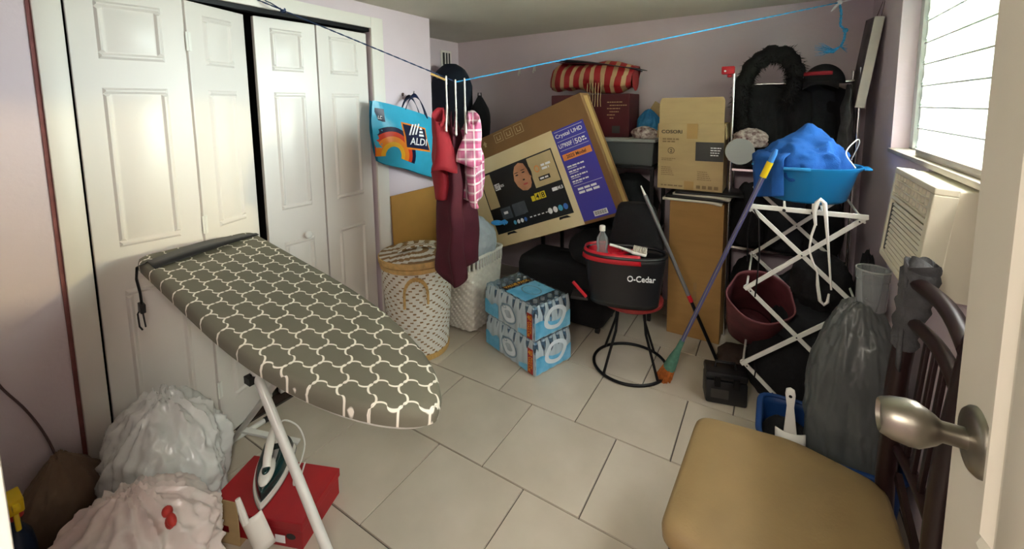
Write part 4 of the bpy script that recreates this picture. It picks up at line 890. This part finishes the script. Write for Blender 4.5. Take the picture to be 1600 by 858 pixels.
# ------------------------------------------------------------------ accordion drying rack with the tub
DR = thing('drying_rack', 'white accordion drying rack with crossed bars beside the window wall', 'drying rack', TR(0, 0, 0))
xa, xb = -.083, .352; zs = (1.068, .655, .255)
def cut(a, b, zmin=.012):
    a = V(a); b = V(b)
    if b.z < zmin: b = a.lerp(b, (a.z-zmin)/(a.z-b.z))
    return a, b
for y, off in ((2.36, 0), (2.93, 0)):
    for k in range(3):
        z0, z1 = zs[k], zs[k+1] if k < 2 else -.14
        for a, b, dy in (((xa, y, z0), (xb, y, z1), .006), ((xb, y, z0), (xa, y, z1), -.006)):
            a, b = cut(a, b); d = (b-a).normalized()*.012; bb_ = obj('cross_bar', MB().bar(a+V((0, dy, 0))-d, b+V((0, dy, 0))+(d if b.z > .05 else V()), .020, .009, up=(0, 1, 0)), 'white_enamel', DR, smooth=0, bev=.0015)
            for q in (a+d*2, a.lerp(b, .5)): obj('rivet', MB().tube([q+V((0, dy-.007, 0)), q+V((0, dy+.007, 0))], .0035, 8), 'dark_metal', bb_)
    obj('top_bar', MB().bar((xa-.01, y-.014, 1.075), (xb+.012, y-.014, 1.075), .022, .009, up=(0, 1, 0)), 'white_enamel', DR, smooth=0, bev=.0015)
for x, z in ((xa, 1.05), (xb, 1.05), (.06, 1.068), (.21, 1.068), (xa, .655), (xb, .655), (xa, .255), (xb, .255)):
    obj('dowel', MB().tube([(x, 2.352, z), (x, 2.938, z)], .0055, 8), 'white_enamel', DR)
for x in (.055, .165): obj('end_tab', MB().box((x-.004, 2.338, 1.075), (x+.004, 2.345, 1.115)), 'white_enamel', DR, smooth=0); obj('end_stud', MB().tube([(x, 2.332, 1.072), (x, 2.345, 1.072)], .007, 10), 'dark_metal', DR)
for q in ([(-.07, 2.345, 1.06), (-.045, 2.33, 1.02), (-.035, 2.335, .85), (-.04, 2.335, .70), (-.045, 2.345, .62)], [(-.075, 2.345, 1.05), (-.09, 2.335, .95), (-.085, 2.335, .80)], [(-.03, 2.345, .29), (-.025, 2.33, .25), (-.03, 2.345, .20)]): obj('tie_cord', MB().tube(q, .0035, 6), 'dark_metal', DR)
TBX = thing('wash_tub', 'big round blue plastic tub on top of the white drying rack', 'tub', TR(.155, 2.66, 1.078))
obj('tub_wall', MB().lathe([(.001, 0), (.155, 0), (.168, .012), (.205, .15), (.226, .172), (.228, .182), (.218, .182), (.198, .155), (.16, .018), (.001, .012)], 48, 1, .92, caps=False), 'blue_tub', TBX, smooth=50)
for s in (-1, 1): obj('tub_handle', MB().box((-.055, -.016, 0), (.055, .016, .010)), 'blue_tub', TBX, TR(s*.235, 0, .168, rz=PI/2), bev=.003)
obj('grip_rib', MB().box((-.11, -.222, .170), (.0, -.205, .186)), 'blue_tub', TBX, bev=.004)
# towel: a mound in the tub with a flap hanging over its side
TWL = thing('bath_towel', 'bunched blue towel heaped in the blue tub and hanging over its side', 'towel', TR(.155, 2.66, 1.09))
def tw(c):
    d = 1+.20*ridged((c.x, c.y, c.z*.5), 1.5, 7)+.10*ridged(c, 3.2, 3)+.03*nz3(c, 9, 2); pk = .05*math.exp(-((c.x-.1)**2+(c.y)**2)/.10)*max(0, c.z)
    zz = math.copysign(abs(c.z)**.8, c.z)
    return V((c.x*d*.155-.015, c.y*d*.14-.01, .160+zz*(.13 if c.z > 0 else .12)*d+pk*1.2))
obj('towel_mound', MB().ico(5, fn=tw), 'blue_towel', TWL, smooth=60)
def flap(u, v):
    a = math.radians(165+78*v); k = u*.36                      # distance travelled from the mound over the rim and down the outside
    fold = .012*math.sin(v*14+u*2)+.006*math.sin(v*31)
    if k < .14: r_ = .09+k; z = .235-.35*(k-.0)*k/.14*.35+fold*.5
    else: r_ = .238+fold-.10*(k-.14)*(.5); z = .217-(k-.14)*(1.05-.3*abs(v-.4))
    return V((r_*math.cos(a), r_*.95*math.sin(a), z))
obj('towel_flap', MB().grid(flap, 26, 16), 'blue_towel', TWL, smooth=70, solid=.008)
obj('wire', MB().tube(cat([(.335, 2.56, 1.262), (.30, 2.60, 1.33), (.345, 2.66, 1.39), (.36, 2.70, 1.37), (.345, 2.74, 1.30), (.335, 2.75, 1.27)]), .0028, 6), 'white_plastic', label='thin white wire looping out of the blue tub', cat='wire')
HGR = obj('clothes_hanger', MB().tube([(.178, 2.325, 1.02), (.170, 2.325, 1.08), (.178, 2.325, 1.125), (.190, 2.325, 1.14), (.205, 2.325, 1.125), (.214, 2.325, 1.06), (.232, 2.325, .90), (.250, 2.325, .73)], [.006, .009, .010, .010, .010, .008, .005, .004], 10).tube([(.178, 2.325, 1.03), (.165, 2.325, .97), (.160, 2.325, .90), (.175, 2.325, .85), (.195, 2.325, .80), (.20, 2.325, .74), (.212, 2.325, .67), (.228, 2.325, .655), (.240, 2.325, .67), (.243, 2.325, .71)], [.005, .005, .004, .005, .004, .007, .008, .008, .007, .004], 8), 'white_plastic', label='white plastic hanger hooked over the drying rack bar', cat='hanger')
obj('pink_tote', MB().grid(lambda u, v: V(((.115+.02*v)*math.cos(2*PI*u)*(1+.06*math.sin(5*2*PI*u+v*3)), (.09+.015*v)*math.sin(2*PI*u), .50*v*(1+.05*math.sin(2*PI*u)))), 48, 18, True).lathe([(.001, .004), (.11, .004)], 24, 1, .8, caps=False), 'pink_vinyl', T=TR(-.07, 2.76, .26, rx=.78, ry=.14) @ Matrix.Diagonal((1.1, 1.2, .95, 1)), smooth=60, solid=.006, label='dusty pink vinyl tote gaping open behind the drying rack', cat='tote bag')
for i, (x, y, z, dim, m, l) in enumerate(((.14, 2.62, 0, (.20, .17, .34), 'black_cloth', 'black cloth heap on the floor inside the drying rack'), (.20, 2.66, .32, (.16, .14, .22), 'charcoal_cloth', 'dark grey heap in the middle of the drying rack'), (-.13, 2.72, 0, (.10, .10, .14), 'brown_dark', 'brown bundle on the floor under the pink tote'), (.24, 2.68, .52, (.12, .14, .26), 'black_cloth', 'black bundle high inside the drying rack'), (.418, 2.62, 0, (.045, .20, .80), 'black_cloth', 'tall black bundle squeezed between the drying rack and the wall'))):
    obj('cloth_heap', sack(dim, 100+i, .14, 4, 0, .3), m, T=TR(x, y, z), smooth=60, label=l, cat='clothes', group='heaps inside the drying rack')
TC = thing('tool_case', 'small black plastic tool case on the floor before the drying rack', 'tool case', TR(-.165, 2.40, 0, rz=.25))
obj('case_body', MB().box((-.10, -.06, 0), (.10, .06, .13)), 'black_plastic', TC, bev=.012); obj('case_lid', MB().box((-.10, -.06, .133), (.10, .06, .175)), 'black_plastic', TC, bev=.012)
obj('latch', MB().box((-.06, -.066, .10), (-.03, -.058, .15)), 'dark_metal', TC); obj('latch', MB().box((.03, -.066, .10), (.06, -.058, .15)), 'dark_metal', TC)
obj('case_label', MB().box((-.075, -.0615, .035), (.01, -.0598, .085)), 'label_dark', TC, smooth=0); obj('handle', MB().tube([(-.05, 0, .175), (-.045, 0, .205), (.045, 0, .205), (.05, 0, .175)], .008, 8), 'black_plastic', TC)

# ------------------------------------------------------------------ broom and mop handle
BR = thing('broom', 'broom with violet stick and orange bristles leaning on the drying rack', 'broom', TR(0, 0, 0))
b0, b1 = V((-.478, 2.40, .0)), V((.012, 2.325, 1.36)); bd_ = (b1-b0).normalized()
def on(t): return b0.lerp(b1, t)
obj('stick', MB().tube([on(.12), on(.90)], .0105, 12), 'pole_violet', BR); obj('grip', MB().tube([on(.90), on(.955)], .0145, 12), 'yellow_plastic', BR)
obj('end_cap', MB().tube([on(.955), on(.985), on(1)], [.0125, .012, .006], 12), 'pole_blue', BR)
obj('stick_stripe', MB().tube([on(.12)+V((.0, -.0085, .003)), on(.90)+V((0, -.0085, .003))], .003, 6), 'pole_grey', BR)
obj('ferrule', MB().tube([on(.06), on(.11), on(.155), on(.20)], [.034, .027, .016, .013], 14), 'bristle_green', BR)
bz = MB(); rnd = random.Random(6)
for k in range(260):
    a = rnd.uniform(0, 2*PI); r_ = .032*math.sqrt(rnd.random()); sx_ = bd_.orthogonal().normalized(); sy_ = bd_.cross(sx_); q = on(.065)+(sx_*math.cos(a)+sy_*math.sin(a))*r_
    e = on(.002)+(sx_*math.cos(a)+sy_*math.sin(a))*r_*1.5; e.z = max(.002, e.z); bz.tube([q, e], [.0022, .0012], 4)
obj('bristles', bz, 'bristle_orange', BR, kind='stuff')
obj('bristle_core', MB().tube([on(.065), on(.02)], [.03, .034], 12), 'bristle_orange', BR)
MP = thing('mop_pole', 'grey metal mop pole leaning across the black mop bucket', 'mop pole', TR(0, 0, 0))
m0, m1 = V((-.20, 2.64, .005)), V((-.655, 2.50, 1.10)); 
obj('pole', MB().tube([m0.lerp(m1, .40), m0.lerp(m1, .95)], .0115, 12), 'pole_grey', MP); obj('tip', MB().tube([m0.lerp(m1, .95), m1], [.008, .004], 10), 'white_plastic', MP); obj('joint', MB().tube([m0.lerp(m1, .375), m0.lerp(m1, .41)], .013, 12), 'red_plastic', MP); obj('pole_lower', MB().tube([m0, m0.lerp(m1, .38)], .010, 12), 'dark_metal', MP)

# ------------------------------------------------------------------ stool with the mop bucket
STL = thing('stool', 'round red stool on a black wire ring base under the mop bucket', 'stool', TR(-.685, 2.44, 0))
obj('seat', MB().lathe([(.001, .405), (.17, .405), (.185, .415), (.185, .432), (.175, .44), (.001, .44)], 40, caps=False), 'stool_red', STL)
obj('base_ring', MB().tube([(.215*math.cos(t), .215*math.sin(t), .010) for t in [i*2*PI/48 for i in range(48)]], .009, 10, closed=True), 'dark_metal', STL)
for k in range(4):
    a = PI/4+k*PI/2+.3; obj('leg', MB().tube([(.213*math.cos(a), .213*math.sin(a), .012), (.12*math.cos(a), .12*math.sin(a), .25), (.10*math.cos(a), .10*math.sin(a), .408)], .008, 8), 'dark_metal', STL)
BK = thing('mop_bucket', 'black mop bucket with red wringer rim on the red stool', 'bucket', TR(-.70, 2.345, .442, rz=.26))
def oval(t, k=1.0): return (.225*k*math.copysign(abs(math.cos(t))**.8, math.cos(t)), .118*k*math.copysign(abs(math.sin(t))**.8, math.sin(t)))
def bkw(u, v):
    x, y = oval(2*PI*u, .84+.16*v); return V((x, y, .29*v))
bw = MB().grid(bkw, 56, 10, True); n0 = len(bw.v); bw.add([(*oval(2*PI*i/56, .84), .0) for i in range(56)], [tuple(range(55, -1, -1))])
obj('bucket_wall', bw, 'black_plastic', BK, smooth=50, solid=.005)
obj('rim', MB().tube([(*oval(2*PI*i/56, 1.01), .293) for i in range(56)], .010, 8, closed=True), 'black_plastic', BK)
def wr(u, v):
    t = PI*.62+PI*.98*u; x, y = oval(t, 1.045-.06*v); return V((x, y, .260+.055*v))
wri = obj('wringer', MB().grid(wr, 40, 3), 'red_plastic', BK, solid=.010); obj('wringer_basin', MB().lathe([(.095, .30), (.085, .26), (.06, .23), (.001, .228)], 28, 1, .9, caps=False, T=TR(-.11, 0, 0)), 'red_plastic', wri)
obj('wringer_bar', MB().bar((-.06, -.10, .305), (.05, .0, .305), .02, .012, up=(0, 0, 1)), 'red_plastic', wri)
pdl = obj('pedal', MB().box((-.30, -.06, .0), (-.20, .05, .018)), 'black_plastic', BK, bev=.004); obj('pedal_lever', MB().bar((-.285, -.075, .115), (-.205, -.085, .035), .018, .014), 'red_plastic', pdl, bev=.003)
text('lettering', 'O-Cedar', .150, .036, Matrix.Translation((.02, -.1165, .165)) @ Euler((0, 0, .13)).to_matrix().to_4x4() @ FRONT @ Matrix.Rotation(.12, 4, 'X'), 'print_white', BK, depth=.003)
obj('black_bag', MB().lathe([(.001, 0), (.155, 0), (.163, .05), (.160, .33), (.135, .46), (.112, .555), (.095, .578), (.06, .585), (.001, .582)], 36, 1, .50, caps=False), 'black_cloth', T=TR(-.69, 2.545, .442, rz=.1) @ Matrix.Diagonal((1, 1, .93, 1)), smooth=60, label='black fabric bag standing behind the mop bucket', cat='bag')
PB = thing('plastic_bottle', 'small clear bottle with a white cap standing in the mop bucket', 'bottle', TR(-.815, 2.295, .672))
obj('bottle', MB().lathe([(.030, 0), (.034, .01), (.034, .05), (.029, .08), (.034, .11), (.030, .145), (.014, .175), (.013, .19)], 22), 'clear_plastic', PB); obj('bottle_cap', MB().lathe([(.017, .185), (.017, .212), (.014, .216)], 18), 'white_plastic', PB)
obj('bottle_label', MB().grid(lambda u, v: V((.0348*math.cos(-2.6+2.2*u), .0348*math.sin(-2.6+2.2*u), .012+.045*v)), 12, 1, mfn=lambda i, j: 1 if i > 7 else 0), ['print_white', 'bottle_label_blue'], PB)
SBR = thing('scrub_brush', 'white scrub brush lying across the mop bucket rim', 'brush', TR(-.67, 2.30, .765, rz=.15, ry=.10))
obj('handle', MB().tube([(-.10, 0, .01), (-.04, 0, .005), (.03, 0, -.006)], [.008, .008, .010], 10), 'white_plastic', SBR)
hd = obj('brush_head', MB().box((.025, -.024, -.012), (.105, .024, .004)), 'white_plastic', SBR, bev=.006)
bz = MB()
for i in range(10):
    for j in range(6): bz.tube([(.033+.0075*i, -.018+.0072*j, .004), (.033+.0075*i, -.018+.0072*j, .030)], .0024, 4)
obj('bristles', bz, 'paper', SBR, kind='stuff')

# ------------------------------------------------------------------ bottled water packs
def bottle_mesh():
    return mesh(MB().lathe([(.001, 0), (.024, .0), (.0285, .008), (.0285, .045), (.027, .052), (.0285, .060), (.0285, .11), (.026, .135), (.014, .172), (.0115, .178), (.0115, .184)], 14, caps=False), 'bottle_clear', 60, 0, 'bottle')
bmsh = bottle_mesh(); capm = mesh(MB().lathe([(.0135, .182), (.0135, .198), (.011, .200), (.001, .200)], 12, caps=False), 'print_white', 50, 0, 'bottle_cap')
lblm = mesh(MB().lathe([(.0291, .062), (.0291, .108)], 14, caps=False), 'film_blue', 60, 0, 'bottle_label')
NLX, NLY, PIT = 8, 5, .0605
def wpack(z, label, rz, dx=0, dy=0):
    t = thing('water_pack', label, 'water pack', Matrix.Translation((-1.118+dx, 2.03+dy, z)) @ Matrix.Rotation(rz, 4, 'Z'), 'shrink wrapped water packs')
    # local: x along the long side (to the left in the room), y along the short side, near corner at the origin
    for i in range(NLX):
        for j in range(NLY):
            q = TR((i+.5)*PIT, -(j+.5)*PIT, 0); b_ = obj('bottle', bmsh, None, t, q)
            obj('bottle_cap', capm, None, b_)
            if i in (0, NLX-1) or j in (0, NLY-1): obj('bottle_label', lblm, None, b_)
    LX, LY = NLX*PIT, NLY*PIT
    def wrap(u, v):
        """film hugging the bottles: scalloped in plan, drawn in at the shoulders"""
        per = 2*(LX+LY); s = u*per; r_ = PIT
        if s < LX: x, y, nx, ny, q = s, 0, 0, 1, s
        elif s < LX+LY: x, y, nx, ny, q = LX, -(s-LX), 1, 0, s-LX
        elif s < 2*LX+LY: x, y, nx, ny, q = LX-(s-LX-LY), -LY, 0, -1, s-LX-LY
        else: x, y, nx, ny, q = 0, -LY+(s-2*LX-LY), -1, 0, s-2*LX-LY
        zz = .004+.20*v; ins = -.002+.006*(1-abs(math.sin(PI*q/r_)))+(.016*max(0, (v-.66)/.34)**1.5)+.0025*nz3((x*20, y*20, zz*20), 1, z*9)
        return V((x-nx*ins, y-ny*ins, zz))
    fl_ = obj('shrink_film', MB().grid(wrap, 130, 14, True), 'film_clear', t, smooth=60)
    obj('film_top', MB().grid(lambda u, v: V((.012+(LX-.024)*u, -.012-(LY-.024)*v, .203+.0035*math.cos(u*NLX*2*PI+PI)*math.cos(v*NLY*2*PI)+.004*nz3((u*8, v*8, z), 1, 2))), 40, 26), 'film_clear', t, smooth=60)
    def side(fn, m, name, n=30, k=4): return obj(name, MB().grid(fn, n, k), m, fl_, smooth=60)
    # printed areas on the film: end face (x=0) and long face (y=0)
    side(lambda u, v: V((-.0045-.001*math.sin(u*NLY*2*PI), -.006-(LY-.012)*u, .012+(.085+.018*math.sin(u*PI*2+1))*v)), 'film_blue', 'film_print')
    side(lambda u, v: V((.335+.145*u, .0055, .010+(.085+.012*math.sin(u*9))*v)), 'film_blue', 'film_print', 12, 3)
    side(lambda u, v: V((.062+.08*u, .0055, .010+(.045-.02*u)*v)), 'film_blue', 'film_print', 8, 3)
    def ringm(cx, cz, rx, rz_, wd, plane, m, name):
        def fn(u, v):
            a = 2*PI*u; k = 1-wd*v; p_ = cx+rx*k*math.cos(a)+.006*math.sin(3*a); q_ = cz+rz_*k*math.sin(a)
            return V((-.0075, -p_, q_)) if plane == 'x' else V((p_, .0065, q_))
        return obj(name, MB().grid(fn, 40, 2, True), m, fl_, smooth=60)
    ringm(.165, .105, .092, .072, .34, 'x', 'film_ring', 'handle_print')
    ringm(.235, .085, .075, .062, .10, 'y', 'film_ring_line', 'emblem_print'); ringm(.275, .125, .022, .016, .4, 'y', 'film_ring_line', 'emblem_print'); ringm(.235, .085, .062, .050, .5, 'y', 'film_ring', 'emblem_field')
    lab = obj('value_label', MB().box((.012, .0058, .010), (.058, .0068, .165)), 'label_red', fl_, smooth=0)
    LTX = Matrix(((-1, 0, 0, 0), (0, 0, 1, 0), (0, 1, 0, 0), (0, 0, 0, 1)))
    text('lettering', '40', .036, .030, Matrix.Translation((.053, .0076, .125)) @ LTX, 'label_yellow', lab)
    text('lettering', 'VALUE', .095, .016, Matrix.Translation((.051, .0076, .115)) @ LTX @ Matrix.Rotation(-PI/2, 4, 'Z'), 'label_yellow', lab)
    text('lettering', 'PACK', .075, .014, Matrix.Translation((.031, .0076, .115)) @ LTX @ Matrix.Rotation(-PI/2, 4, 'Z'), 'label_yellow', lab)
    if z > .1:
        obj('top_print', MB().box((.30, -.26, .2085), (.345, -.03, .2095)), 'brown_dark', t, smooth=0); text('lettering', 'VALUE PACK', .20, .028, Matrix.Translation((.309, -.04, .2102)) @ Matrix.Rotation(-PI/2, 4, 'Z'), 'label_yellow', t)
        obj('top_emblem', MB().grid(lambda u, v: V((.19+.075*math.cos(2*PI*u)*(1-.1*v), -.15+.055*math.sin(2*PI*u)*(1-.1*v), .2095)), 36, 1, True), 'film_ring_line', t)
        obj('top_print_band', MB().grid(lambda u, v: V((.10+.19*u, -.02-.25*v, .2068)), 4, 4), 'film_blue', t)
    return t
wpack(0, 'lower shrink wrapped pack of bottled water on the tile floor', math.radians(161))
wpack(.213, 'upper shrink wrapped pack of bottled water stacked on another pack', math.radians(161), dx=-.006, dy=.004)

# ------------------------------------------------------------------ chair
CH = thing('dining_chair', 'dark wooden dining chair with a tan padded seat', 'chair', TR(0, 0, 0))
so = [(-.215, 1.06), (-.19, 1.565), (.10, 1.60), (.325, 1.53), (.335, 1.14), (.12, 1.01)]
def rounded(poly, r_, n=6):
    out_ = []; m = len(poly)
    for i in range(m):
        a, b, c = V(poly[i-1]), V(poly[i]), V(poly[(i+1) % m]); p0 = b+(a-b).normalized()*r_; p1 = b+(c-b).normalized()*r_
        for k in range(n+1): t = k/n; out_.append(tuple(p0*(1-t)**2+b*2*t*(1-t)+p1*t*t))
    return out_
ro = rounded(so, .055); cx_ = sum(q[0] for q in ro)/len(ro); cy_ = sum(q[1] for q in ro)/len(ro); n = len(ro)
lv = [(.97, .405), (1.0, .412), (1.005, .435), (.985, .455), (.93, .466), (.7, .474), (.35, .479)]
vs = [(cx_+(x-cx_)*k, cy_+(y-cy_)*k, z) for k, z in lv for x, y in ro]+[(cx_, cy_, .480)]
fs = [(k*n+i, k*n+(i+1) % n, (k+1)*n+(i+1) % n, (k+1)*n+i) for k in range(len(lv)-1) for i in range(n)]+[((len(lv)-1)*n+i, (len(lv)-1)*n+(i+1) % n, len(vs)-1) for i in range(n)]+[tuple(range(n-1, -1, -1))]
obj('seat', MB().add(vs, fs), 'chair_seat', CH, smooth=60)
obj('seat_frame', MB().prism([(cx_+(x-cx_)*.95, cy_+(y-cy_)*.95) for x, y in ro], .345, .404), 'chair_wood', CH)
for x, y in ((-.17, 1.10), (-.15, 1.52)): obj('leg', MB().tube([(x-.01, y, 0), (x, y, .36)], [.016, .022], 10), 'chair_wood', CH)
def post(y): return [V((.36, y+.0, 0)), V((.322, y, .40)), V((.320, y-.01, .62)), V((.325, y-.02, .85)), V((.345, y-.035, 1.08)), V((.350, y-.04, 1.125))]
for y in (1.53, 1.12): obj('back_post', MB().tube(cat(post(y) if y > 1.3 else [V((q.x, y, q.z)) for q in post(y)], 3), [.020+.004*math.sin(i*PI/15) for i in range(16)] or [.020, .024, .023, .022, .020, .014], 10), 'chair_wood', CH)
def rail(z, r_, sag=.015):
    a, b = V((.338, 1.50, z)), V((.338, 1.12, z)); return MB().tube([a.lerp(b, t)+V((.012*math.sin(t*PI), 0, sag*math.sin(t*PI))) for t in [i/8 for i in range(9)]], r_, 10)
obj('top_rail', rail(1.09, .019), 'chair_wood', CH); obj('back_rail', rail(.98, .017), 'chair_wood', CH); obj('back_rail', rail(.60, .016, .0), 'chair_wood', CH)
for k in range(4): y = 1.44-.065*k; obj('back_slat', MB().bar((.345, y+.03, .60), (.36, y, .98), .022, .010, up=(1, 0, 0)), 'chair_wood', CH, bev=.002)
obj('back_brace', MB().bar((.34, 1.50, .52), (.345, 1.24, .44), .03, .014, up=(1, 0, 0)), 'chair_wood', CH)
SCF = thing('grey_cloth', 'grey cloth wrapped over the top of the chair post', 'cloth', TR(0, 0, 0))
wp = cat([(.326, 1.508, .90), (.333, 1.502, .98), (.344, 1.496, 1.06), (.350, 1.490, 1.125), (.352, 1.486, 1.15)], 5)
obj('wrap', MB().tube([q+V((.004*math.sin(i*2.1), .004*math.cos(i*1.7), 0)) for i, q in enumerate(wp)], [.026+.010*math.sin(PI*min(1, i/(len(wp)-1)*1.0)*.9)+.003*math.sin(i*1.9) if i < len(wp)-2 else .018 for i in range(len(wp))], 16), 'grey_cloth', SCF, smooth=60)
obj('cloth_fold', MB().grid(lambda u, v: V((.318-.006*math.sin(9*u), 1.475+.05*u, 1.14-.30*v+.02*math.sin(5*u))), 10, 8), 'grey_cloth', SCF, smooth=60, solid=.006)
# ------------------------------------------------------------------ blue bin, bag, jar
BB = thing('storage_tub', 'dark blue plastic storage tub on the floor behind the chair', 'storage bin', TR(.225, 1.985, 0) @ Matrix.Diagonal((1, .72, .88, 1)))
bt = MB().frust((-.215, -.215, 0), (.215, .215, .006), .0)
def tubw(u, v):
    a, b = sq(u, .20+.022*v); return V((a, b, .29*v))
obj('tub_wall', MB().grid(tubw, 64, 8, True), 'blue_bin', BB, smooth=50, solid=.005); obj('tub_base', MB().box((-.19, -.19, 0), (.19, .19, .006)), 'blue_bin', BB, smooth=0)
obj('rim', MB().tube([(*sq(i/64, .226), .292) for i in range(64)], .012, 8, closed=True, flat=.8), 'blue_bin', BB)
bag('plastic_bag', 'dark grey plastic bag bulging out of the blue storage tub', 'bag', TR(.305, 1.99, .01, rz=.3), (.150, .13, .79), 131, 'bag_film_grey', amp=.15, gather=.12, ears=False, flat=.25)
obj('cloth_heap', sack((.10, .12, .24), 140, .1, 4, 0, .3), 'black_cloth', T=TR(.10, 1.99, .008), smooth=60, label='dark cloth filling the blue storage tub beside the scoop', cat='clothes')
SCP = thing('garden_scoop', 'off white plastic scoop with a hole in its handle standing in the blue tub', 'scoop', TR(.115, 1.885, .06, rx=.0, ry=-.04))
obj('handle', MB().prism([(-.014, .40), (-.017, .38), (-.012, .33), (-.022, .22), (.022, .22), (.012, .33), (.017, .38), (.014, .40), (0, .407)], -.006, .006, T=TR(rx=PI/2)), 'white_plastic', SCP, bev=.002)
obj('blade', MB().grid(lambda u, v: V((-.05+.10*u, -.02*(1-(2*u-1)**2), .02+.21*v)), 10, 4), 'white_plastic', SCP, solid=.004); obj('hole', MB().tube([(0, -.0068, .375), (0, .0068, .375)], .006, 12), 'shade_black', SCP)  # hole is a near-black plug, its darkness put into the colour
JR = thing('clear_jar', 'empty clear plastic jar standing on the dark grey bag', 'jar', TR(.335, 2.0, .80))
obj('jar_wall', MB().lathe([(.001, 0), (.040, 0), (.044, .008), (.046, .11), (.044, .118), (.050, .120), (.051, .155), (.047, .157)], 28, caps=False), 'clear_plastic', JR, smooth=60, solid=.002); obj('jar_rim', MB().tube([(.0505*math.cos(t), .0505*math.sin(t), .155) for t in [i*PI/14 for i in range(28)]], .003, 6, closed=True), 'frosted', JR)

# ------------------------------------------------------------------ air conditioner and picture
AC = thing('air_conditioner', 'beige window air conditioner with louvred front mounted under the louvred window', 'air conditioner', TR(0, 0, 0))
FX0, FX1 = .360, .389      # front plane x at bottom and top: the front leans
obj('chassis', MB().box((.415, AY0+.008, AZ0+.006), (.74, AY1-.008, AZ1-.008)), 'ac_plastic', AC, smooth=0, bev=.004)
fv = [(FX0, AY0, AZ0), (FX0, AY1, AZ0), (FX1, AY1, AZ1), (FX1, AY0, AZ1)]; W3 = AY1-AY0; H3 = AZ1-AZ0
lean = math.atan2(FX1-FX0, H3); HH = math.hypot(FX1-FX0, H3)
FT = Matrix(((0, math.sin(lean), -math.cos(lean), FX0), (-1, 0, 0, AY1), (0, math.cos(lean), math.sin(lean), AZ0), (0, 0, 0, 1)))      # local: x to the viewer's right, y up the face, z out to the room
fp_ = obj('front_panel', MB().box((0, 0, -.052), (W3, .022, 0)).box((0, HH-.02, -.052), (W3, HH, 0)).box((0, .022, -.052), (.022, HH-.02, 0)).box((W3-.035, .022, -.052), (W3, HH-.02, 0)).box((.022, HH-.115, -.05), (W3-.035, HH-.10, 0)), 'ac_plastic', AC, FT, smooth=0, bev=.003)
obj('intake', MB().box((.022, .022, -.04), (W3-.035, HH-.02, -.030)), 'ac_dark', AC, FT, smooth=0)
slm = mesh(MB().box((.06, -.0055, -.014), (W3-.035, .0055, -.002)), 'ac_plastic', 0, 0, 'slat')
ns = 12
for k in range(ns): obj('grille_slat', slm, None, AC, FT @ Matrix.Translation((0, .034+(HH-.16)*k/(ns-1), 0)) @ Matrix.Rotation(-.25, 4, 'X'))
obj('filter_pull', MB().box((.028, .03, -.028), (.052, HH-.13, -.004)), 'label_dark', AC, FT, smooth=0)
vm = mesh(MB().box((-.0035, 0, -.028), (.0035, .078, -.003)), 'ac_plastic', 0, 0, 'vane')
for k in range(11): obj('outlet_vane', vm, None, AC, FT @ Matrix.Translation((.04+.038*k, HH-.099, 0)))
for k in range(3): obj('outlet_bar', MB().box((.022, HH-.095+.026*k, -.026), (W3-.035, HH-.090+.026*k, -.001)), 'ac_plastic', AC, FT, smooth=0)
PC = thing('wall_picture', 'dark picture with thick white edges hanging tilted on the window wall', 'picture', Matrix.Translation((.455, 3.06, 1.77)) @ Matrix.Rotation(math.radians(5), 4, 'X') @ Matrix.Rotation(math.radians(6), 4, 'Y'))
obj('canvas', MB().box((-.055, -.03, -.23), (-.012, .24, .26)), 'canvas_side', PC, smooth=0, bev=.002); obj('picture_face', MB().box((-.0565, -.026, -.226), (-.0548, .236, .256)), 'picture_dark', PC, smooth=0)
obj('picture_cord', MB().tube([(-.02, .03, .25), (-.008, .11, .40), (-.02, .19, .25)], .0018, 5), 'cable', PC)
